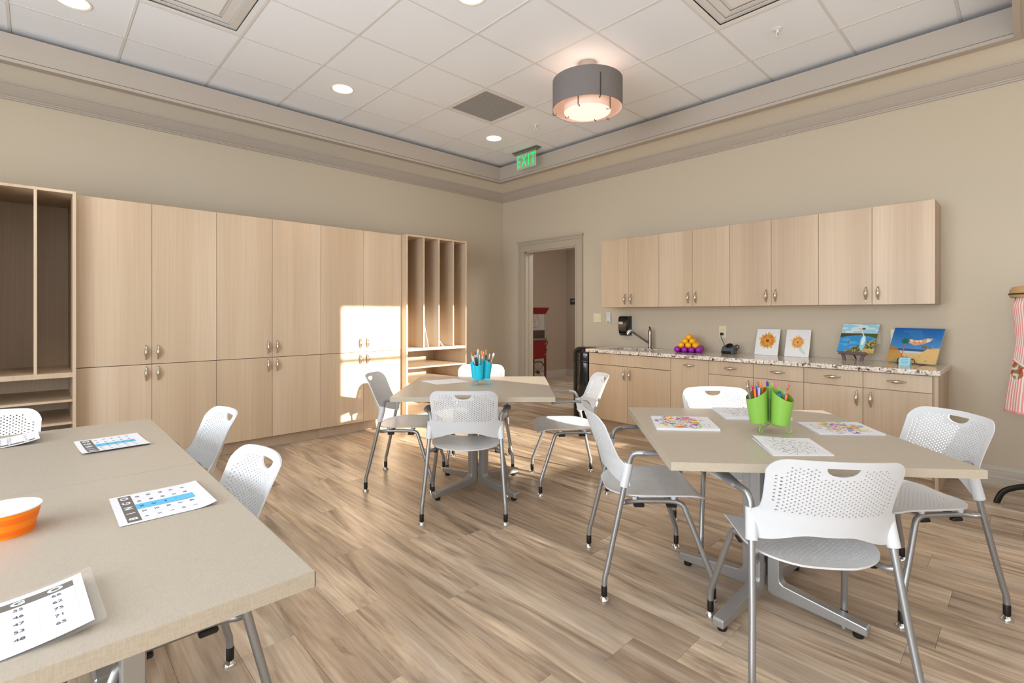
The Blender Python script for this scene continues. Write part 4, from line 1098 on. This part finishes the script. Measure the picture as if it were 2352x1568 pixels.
tb_, cb_ = caddy('desk_caddy', 'turquoise caddy of three cups on a scroll wire stand, full of paint brushes', -2.83, -2.815, R(-43.8), 'aqua', [R(215+43.8), R(335+43.8), R(95+43.8)], 'caddies on the craft tables', .040, .128, R(-30))
BR = [('cream fan', 'b_cream', 'c_wood', 1.), ('small orange', 'b_orange', 'b_green', 1.), ('thin white handled', 'b_silver', 'c_white', .6), ('orange filbert', 'b_orange', 'c_white', 1.), ('green handled', 'b_silver', 'b_green', 1.), ('brown round', 'b_brown', 'b_silver', 1.), ('wide brown', 'b_brown', 'b_black', 1.2), ('blue handled', 'b_blue', 'b_black', 1.)]
BR2 = [('pale orange', 'b_orange', 'b_silver', 1.1), ('orange flat', 'b_orange', 'c_white', 1.3), ('long pale', 'b_silver', 'c_white', .9), ('yellow tipped', 'b_cream', 'b_silver', .9), ('cream wide', 'b_cream', 'b_black', 1.4), ('dark brown', 'b_brown', 'c_wood', 1.)]
BR3 = [('thick ochre', 'b_orange', 'b_black', 1.3), ('slim tan', 'c_wood', 'c_white', .8), ('broad orange', 'b_orange', 'c_wood', 1.8), ('gold flat', 'c_pencil', 'b_black', 1.2), ('black handled', 'b_cream', 'b_black', .9), ('white bristle', 'c_white', 'c_wood', 1.4)]
for lst, cup, wh in ((BR, cb_[0], 'front'), (BR2, cb_[2], 'left'), (BR3, cb_[1], 'right')):
    for i, (nm, br, hd, sc) in enumerate(lst):
        a = 2*math.pi*i/len(lst)+.7; L = .142+.010*((i*5) % 4)
        stick('paint_brush', '%s paint brush standing in the %s cup of the turquoise caddy' % (nm, wh), 'paint brush', 'brushes in the turquoise caddy', tb_, cup, .006*math.cos(a), .006*math.sin(a), R(6+3*(i % 3)), a, [('shaft', L, .0026, .0042, hd, None), ('ferrule', .020, .0046, .0058*sc, 'b_silver', .6), ('bristles', .022, .0066*sc, .0048*sc, br, .5)])

# ================================================================== CEILING THINGS
CL = ['round recessed ceiling light at the top left of the photo', 'round recessed ceiling light above the middle of the tall cabinets', 'round recessed ceiling light nearest the exit sign', 'round recessed ceiling light cut by the top edge of the photo', 'round recessed ceiling light beyond the top right edge']
for i, (x, y) in enumerate(CANS):
    ti = (math.floor((x-GX)/G)+.5)*G+GX; tj = (math.floor((y-GY)/G)+.5)*G+GY
    t = thing('recessed_light', CL[i], 'ceiling light', (ti, tj, ZC), 0, 'recessed ceiling lights')
    MB().lathe([(.104, .006), (.104, .001), (.098, -.002), (.088, .002), (.084, .02), (.080, .03)], 32).build('trim_ring', 'can_ring', t)
    MB().lathe([(.083, .028), (.0001, .030)], 32).build('lens', 'lens_glow', t)
    add_light('recessed_lamp', 'SPOT', (ti, tj, ZC-.01), 22, (1, .88, .72), (0, 0, -1), spot_size=R(115), spot_blend=.7, shadow_soft_size=.08)
# perforated return grille
t = thing('return_grille', 'square grey perforated air return grille in the ceiling', 'ceiling vent', (GX+2*G, GY, ZC))
b = MB(); w_ = .042
b.box(.008, G-.008, .008, w_, 0, .014); b.box(.008, G-.008, G-w_, G-.008, 0, .014); b.box(.008, w_, w_, G-w_, 0, .014); b.box(G-w_, G-.008, w_, G-w_, 0, .014); b.build('frame', 'white_metal', t)
def perf_plate():
    b = MB(); n = 34; a0, a1 = w_, G-w_; s = (a1-a0)/n; vs = []; fs = []; V = {}
    def v(p):
        k = (round(p[0], 5), round(p[1], 5))
        if k not in V: V[k] = len(vs); vs.append((p[0], p[1], .004))
        return V[k]
    for i in range(n):
        for k in range(n):
            x, y = a0+i*s, a0+k*s; c = [(x, y), (x+s, y), (x+s, y+s), (x, y+s)]; h = s*.27; m = (x+s/2, y+s/2)
            q = [(m[0]-h, m[1]-h), (m[0]+h, m[1]-h), (m[0]+h, m[1]+h), (m[0]-h, m[1]+h)]
            for e in range(4): fs.append((v(c[e]), v(c[(e+1) % 4]), v(q[(e+1) % 4]), v(q[e])))
    return b.add(vs, fs)
perf_plate().build('perforated_plate', 'vent_grey', t); MB().box(w_, G-w_, w_, G-w_, .012, .02).build('backing', 'vent_hole', t)
for (ci, cj), lb in (((-2, 0), 'square white stepped air diffuser at the upper left'), ((2, -4), 'square white stepped air diffuser at the upper right')):
    t = thing('air_diffuser', lb, 'ceiling vent', (GX+(ci+.5)*G, GY+(cj+.5)*G, ZC), 0, 'square air diffusers')
    def sq_frustum(b, h0, z0, h1, z1, t_=.002):
        vs = []
        for h, z in ((h0, z0), (h1, z1), (h1, z1+t_), (h0, z0+t_)): vs += [(-h, -h, z), (h, -h, z), (h, h, z), (-h, h, z)]
        fs = [(r*4+k, r*4+(k+1) % 4, ((r+1) % 4)*4+(k+1) % 4, ((r+1) % 4)*4+k) for r in range(4) for k in range(4)]; b.add(vs, fs)
    b = MB(); sq_frustum(b, .297, 0, .262, .002); b.build('frame', 'white_metal', t)
    for h0, h1 in ((.262, .200), (.232, .140), (.172, .10)):
        b = MB(); sq_frustum(b, h0*.99, .012, h1, -.002); b.build('vane', 'white_metal', t)
    MB().box(-.115, .115, -.115, .115, -.004, .004, bev=.002).build('centre_plate', 'white_metal', t)
    MB().box(-.262, .262, -.262, .262, .0145, .018).build('neck', 'white_metal', t)
for x, y, lb, s in ((-1.447, -4.455, 'white fire sprinkler head in the ceiling at the upper right', 1), (-1.384, -2.019, 'small fire sprinkler head near the exit sign', .9)):
    t = thing('sprinkler', lb, 'sprinkler', (x, y, ZC+.007), 0, 'ceiling sprinklers')
    MB().lathe([(.040, 0), (.038, -.006), (.015, -.010)], 20, cap1=True).build('escutcheon', 'white_metal', t)
    b = MB(); b.tube([(0, 0, -.008), (0, 0, -.03)], .008, 10); b.tube([(-.010, 0, -.028), (-.013, 0, -.048), (0, 0, -.062), (.013, 0, -.048), (.010, 0, -.028)], .003, 6); b.lathe([(.016, -.064), (.018, -.0665)], 12, cap0=True, cap1=True); b.build('body', 'white_metal', t)
    MB().tube([(0, 0, -.032), (0, 0, -.056)], .0025, 6).build('bulb', 'c_red', t)
# drum pendant
t = thing('drum_pendant', 'grey fabric drum ceiling lamp with a glowing inner diffuser', 'ceiling lamp', (-2.04, -3.22, 0))
MB().lathe([(.075, ZC+.004), (.076, ZC-.03), (.074, ZC-.062), (.06, ZC-.066)], 28, cap0=True, cap1=True).build('canopy', 'nickel', t)
b = MB()
for k in range(3):
    a = k*2.09+.5; b.tube([(.045*math.cos(a), .045*math.sin(a), ZC-.06), (.06*math.cos(a), .06*math.sin(a), 3.16)], .005, 8); b.tube([(0, 0, 3.15), (.276*math.cos(a), .276*math.sin(a), 3.15)], .004, 8)
b.build('stem', 'bronze', t)
MB().lathe([(.280, 2.950), (.280, 3.178), (.2785, 3.178), (.2785, 2.950)], 56).build('outer_shade', 'shade_fabric', t)
MB().lathe([(.278, 2.951), (.278, 3.176), (.2772, 3.176), (.2772, 2.951), (.278, 2.951)], 56).build('shade_lining', 'shade_inner', t)
b = MB(); b.lathe([(.188, 2.926), (.188, 3.10), (.1865, 3.10), (.1865, 2.93)], 48); b.build('inner_drum', 'shade_inner', t)
MB().lathe([(.186, 2.932), (.0001, 2.932)], 48).build('diffuser', 'diffuser_glow', t)
for k, a in enumerate([R(226+12), R(226+132), R(226+252)]):
    b = MB(); r0 = .284; c_, s_ = math.cos(a), math.sin(a)
    b.tube([(r0*c_, r0*s_, 3.12), (r0*c_, r0*s_, 2.937), ((r0-.025)*c_, (r0-.025)*s_, 2.937), ((r0-.025)*c_, (r0-.025)*s_, 2.952)], .003, 6); b.build('shade_hook', 'bronze', t)
for k, a in enumerate([R(226-30), R(226+60), R(226+150), R(226+240)]):
    b = MB(); r0 = .192; c_, s_ = math.cos(a), math.sin(a)
    b.tube([(r0*c_, r0*s_, 3.05), (r0*c_, r0*s_, 2.918), ((r0-.028)*c_, (r0-.028)*s_, 2.918), ((r0-.028)*c_, (r0-.028)*s_, 2.930)], .003, 6); b.build('diffuser_hook', 'bronze', t)
add_light('pendant_lamp', 'POINT', (-2.04, -3.22, 3.06), .7, (1, .80, .66), shadow_soft_size=.05)
# exit sign
t = thing('exit_sign', 'green edge-lit EXIT sign hanging from a grey ceiling canopy', 'exit sign', (-.885, -1.385, 0))
b = MB(); b.box(-.045, .045, -.215, .215, ZC-.012, ZC+.004, bev=.003); b.box(-.032, .032, -.20, .20, ZC-.03, ZC-.010, bev=.006); b.build('canopy', 'exit_grey', t)
pn = MB().box(-.004, .004, -.160, .160, 3.098, 3.296, bev=.001).build('panel', 'glass_panel', t)
o = text_mesh('EXIT', .215, 'exit_green', pn, 'lettering', .001, .60, bold=.0005); o.rotation_euler = (R(90), 0, R(-90)); o.location = (-.0062, 0, 3.187)
b = MB(); b.box(-.0045, .0045, -.163, -.160, 3.098, 3.296); b.box(-.0045, .0045, .160, .163, 3.098, 3.296); b.build('edge_strip', 'lid_clear', t)

# ================================================================== TRASH CAN
t = thing('trash_can', 'glossy black round-topped trash can between the doorway and the counter', 'trash can', (-.30, -1.875, 0), R(90))
MB().lathe([(.165, 0), (.168, .006), (.168, .69), (.166, .70)], 36, cap0=True, cap1=True).build('body', 'black_gloss', t)
MB().lathe([(.171, .70), (.173, .705), (.173, .722), (.170, .728)], 36).build('ring', 'black_gloss', t)
b = MB(); pr = [(.170, .722)]+[(.085+.085*math.cos(a), .80+.088*math.sin(a)) for a in [R(q) for q in (0, 15, 30, 45, 60, 75, 90)]]+[(.03, .8885), (.001, .889)]
b.lathe(pr, 36); b.build('dome_lid', 'black_gloss', t)
MB().box(-.178, -.150, -.075, .075, .745, .83, bev=.008).build('push_flap', 'black_plastic', t)
MB().lathe([(.010, 0), (.010, .004)], 12, M=Matrix.Rotation(R(-90), 4, 'X'), c=(-.10, .136, .80), cap1=True).build('lock_button', 'satin', t)

# ================================================================== HALL THINGS
t = thing('popcorn_cart', 'red popcorn cart standing in the hall beyond the doorway', 'popcorn cart', (1.43, .78, 0))
def rb(n, m, *a, bev=.003): return MB().box(*a, bev=bev).build(n, m, t)
rb('cabinet', 'red_paint', -.25, .25, -.17, .17, .46, .80); d_ = rb('cabinet_door', 'red_paint', -.20, .17, -.178, -.170, .48, .78)
MB().box(-.19, -.17, -.19, -.178, .6, .66).build('latch', 'satin', d_)
for z in (.53, .73): MB().lathe([(.010, 0), (.010, .004)], 10, M=Matrix.Rotation(R(90), 4, 'X'), c=(.21, -.171, z), cap1=True).build('bolt_cap', 'c_pencil', t)
for x in (-.235, .235):
    for y in (-.155, .155): rb('leg', 'red_paint', x-.016, x+.016, y-.016, y+.016, .02, .46)
rb('tray', 'steel', -.24, .24, -.19, .17, .80, .845); rb('lower_panel', 'sign_dark', -.225, .225, -.15, .15, .845, .99)
for x in (-.228, .228):
    for y in (-.148, .148): rb('corner_post', 'nickel', x-.008, x+.008, y-.008, y+.008, .845, 1.29, bev=.001)
MB().box(-.225, .225, -.152, -.149, .99, 1.29).build('glass_front', 'cart_glass', t); rb('shelf_edge', 'satin', -.235, .235, -.155, .155, .985, .998, bev=.001)
b = MB(); v8 = [(-.24, -.16, 1.29), (.24, -.16, 1.29), (.24, .16, 1.29), (-.24, .16, 1.29), (-.30, -.20, 1.41), (.30, -.20, 1.41), (.30, .20, 1.41), (-.30, .20, 1.41)]
b.add(v8, [(3, 2, 1, 0), (4, 5, 6, 7), (0, 1, 5, 4), (1, 2, 6, 5), (2, 3, 7, 6), (3, 0, 4, 7)]); b.build('canopy', 'red_paint', t)
MB().lathe([(.001, 1.04), (.07, 1.04), (.085, 1.06), (.088, 1.15), (.08, 1.16)], 20, c=(0.02, 0, 0)).build('kettle', 'chrome', t)
b = MB(); b.tube([(.06, 0, 1.29), (.06, 0, 1.17)], .012, 8); b.tube(smooth_path([(.12, -.05, 1.29), (.14, -.06, 1.2), (.17, -.06, 1.12), (.15, -.05, 1.05), (.05, -.03, 1.03)], 4), .006, 7); b.build('kettle_arm', 'black_plastic', t)
for s in (-1, 1):
    w_o = MB(); w_o.tube([(.20*math.cos(k*math.pi/12), s*.19, .215+.20*math.sin(k*math.pi/12)) for k in range(24)], .012, 7, close=True)
    for k in range(8): a = k*math.pi/4; w_o.tube([(0, s*.19, .215), (.19*math.cos(a), s*.19, .215+.19*math.sin(a))], .004, 6)
    w_o.lathe([(.03, -.02), (.03, .02)], 12, M=Matrix.Rotation(R(90), 4, 'X'), c=(0, s*.19, .215), cap0=True, cap1=True); w_o.build('wheel', 'sign_dark', t)
b = MB(); b.tube([(0, -.19, .215), (0, .19, .215)], .01, 8); b.build('axle', 'steel', t)
b = MB().tube(smooth_path([(.235, -.1, .77), (.30, -.12, .78), (.34, -.12, .765), (.31, -.12, .70), (.26, -.11, .66), (.30, -.12, .63), (.31, -.12, .60), (.255, -.1, .58)], 4), .007, 7); b.build('push_handle', 'black_plastic', t)
t = thing('room_sign', 'small dark room sign on the far hall wall', 'sign', (2.75, .80, 1.548)); MB().box(-.012, -.001, -.11, .11, -.062, .062, bev=.002).build('plaque', 'sign_dark', t)
b = MB(); b.box(-.0135, -.0115, -.075, .08, .022, .030); b.box(-.0135, -.0115, -.06, .07, -.004, .004); b.box(-.0135, -.0115, -.085, -.03, -.036, -.022); b.build('raised_text', 'sign_text', t)

# ================================================================== APRON STAND
t = thing('apron_stand', 'dress form on black legs wearing a pink and white striped apron, at the right edge', 'dress form', (-.43, -5.80, 0))
RX, RY = .20, .205
def torso(z):
    return np.interp(z, [.62, .75, .95, 1.10, 1.25, 1.35, 1.42, 1.46], [1.16, 1.10, .98, .88, .93, .99, .90, .55])
b = MB(); seg = 40; vs = []; zs = np.linspace(.66, 1.44, 22)
for z in zs:
    for k in range(seg):
        a = 2*math.pi*k/seg; s = float(torso(z)); vs.append((RX*.86*s*math.cos(a), RY*.9*s*math.sin(a), float(z)))
fs = [(i*seg+k, i*seg+(k+1) % seg, (i+1)*seg+(k+1) % seg, (i+1)*seg+k) for i in range(21) for k in range(seg)]+[tuple(reversed(range(seg))), tuple(range(21*seg, 22*seg))]
b.add(vs, fs, 0, True); b.build('torso_form', 'tan_card', t)
b = MB(); b.lathe([(.198, 1.405), (.208, 1.42), (.205, 1.455), (.190, 1.478), (.06, 1.495), (.001, 1.497)], 32, sy=.97); o = b.build('shoulder_cap', 'tan_card', t)
b = MB(); b.tube([(.206*math.cos(q*math.pi/20), .200*math.sin(q*math.pi/20), 1.43) for q in range(40)], .006, 7, close=True); b.build('cap_rim', 'sign_dark', t)
# apron surface (angles facing -x, i.e. around pi)
def apron_pos(u, v):
    z = .635+(1.415-.635)*v; s = float(torso(z))+.05+.03*(1-v)**2; half = math.radians(np.interp(v, [0, .25, .6, .85, 1], [150, 140, 110, 85, 62]))
    a = math.pi-half*(1-2*u); rip = 1+.018*math.sin(a*11)*(1-v)
    return Vector((RX*.86*s*rip*math.cos(a), RY*.9*s*rip*math.sin(a), z))
def apron_paint(U, Vv):
    half = np.radians(np.interp(Vv, [0, .25, .6, .85, 1], [150, 140, 110, 85, 62])); ang = half*(1-2*U)
    img = np.ones(U.shape+(3,))*hexc('f2a3a0')
    pk_ = (ang > .55) & (ang < 1.25) & (Vv > .27+.20*np.abs(ang-.95)) & (Vv < .47-.10*(1.25-ang)); n1 = vnoise(U, Vv, 50, 40, 21)
    pc = np.where((n1 > .62)[..., None], hexc('e8e0c8'), np.where((n1 > .45)[..., None], hexc('c8542e'), np.where((n1 > .3)[..., None], hexc('6a9a78'), hexc('b8402a'))))
    img = np.where(pk_[..., None], pc, img); img = put(img, (pk_ & (Vv > .45-.10*(1.25-ang))).astype(float), hexc('efe6e0')); return img, (pk_ | (Vv < .02)).astype(float)
def apron_mesh():
    nu, nv = 260, 190; U, Vv = np.meshgrid(np.linspace(0, 1, nu), np.linspace(0, 1, nv)); C, mask = apron_paint(U, Vv); C = np.clip(C, 0, 1); Cl = np.where(C <= .04045, C/12.92, ((C+.055)/1.055)**2.4).reshape(-1, 3)
    vs = [tuple(apron_pos(u, v)) for u, v in zip(U.ravel(), Vv.ravel())]; fs = [(j*nu+i, j*nu+i+1, (j+1)*nu+i+1, (j+1)*nu+i) for j in range(nv-1) for i in range(nu-1)]
    me = bpy.data.meshes.new('apron'); me.from_pydata(vs, [], fs); at = me.color_attributes.new('paint', 'FLOAT_COLOR', 'POINT'); col = np.ones((len(vs), 4)); col[:, :3] = Cl; col[:, 3] = mask.ravel(); at.data.foreach_set('color', col.ravel())
    me.materials.append(MATS['apron_cloth']); me.polygons.foreach_set('use_smooth', [True]*len(me.polygons)); o = bpy.data.objects.new('apron', me); COL.objects.link(o); o.parent = t
    md = o.modifiers.new('thick', 'SOLIDIFY'); md.thickness = .003; md.offset = -1
    return o
ap = apron_mesh()
# logo patch curved on chest
def curved(name, m, a0, a1, z0, z1, off):
    b = MB(); n = 10; vs = []
    for z in (z0, z1):
        for k in range(n+1):
            a = a0+(a1-a0)*k/n; s = float(torso((z0+z1)/2))+.05+off+.03*(1-(z-.652)/.763)**2; vs.append((RX*.86*s*math.cos(a), RY*.9*s*math.sin(a), z))
    b.add(vs, [(k, k+1, n+2+k, n+1+k) for k in range(n)]); o = b.build(name, m, ap); return o
curved('logo_patch', 'logo_patch', math.pi-.72, math.pi+.25, 1.165, 1.262, .035)
def on_chest(o, acen, zc, off):
    for v in o.data.vertices:
        a = math.pi-acen+v.co.x/.17; s = float(torso(1.21))+.05+off+.03*(1-(1.21-.652)/.763)**2
        v.co = Vector((RX*.86*s*math.cos(a), RY*.9*s*math.sin(a), zc+v.co.y))
o = text_mesh('the', .10, 'logo_ink', ap, 'lettering', .0004, 1, 'LEFT', .001); on_chest(o, .64, 1.205, .045)
b = MB(); pts = []
for k in range(9): q = k/8; pts.append((q*.12, .028+.018*math.sin(q*1.7)))
vs = [(x, y, 0) for x, y in pts]+[(x, y-.003-.004*(i/8), 0) for i, (x, y) in enumerate(pts)]; n = len(pts)
b.add(vs, [(i, i+1, n+i+1, n+i) for i in range(n-1)]); o = b.build('logo_swoosh', 'logo_blue', ap); on_chest(o, .66, 1.205, .048)
b = MB(); pts = [(-.12+.0, .175, 1.425), (-.17, .13, 1.47), (-.12, .07, 1.497), (0, .02, 1.503)]
b.tube(smooth_path([(-.19, .10, 1.415), (-.19, .085, 1.45), (-.155, .05, 1.485), (-.05, .0, 1.502), (.1, 0, 1.50)], 5), .015, 8, flat=.25); b.build('neck_strap', 'green_strap', t)
MB().tube([(0, 0, .12), (0, 0, .68)], .02, 14).build('pole', 'black_wood', t)
for k in range(4):
    a = R(113+90*k); P = smooth_path([(0, 0, .17), (.10, 0, .15), (.20, 0, .12), (.25, 0, .085), (.275, 0, .03), (.278, 0, .012)], 4)
    o = MB().tube(P, [.016]*len(P), 8, flat=1.2).build('leg', 'black_wood', t); o.rotation_euler = (0, 0, a)
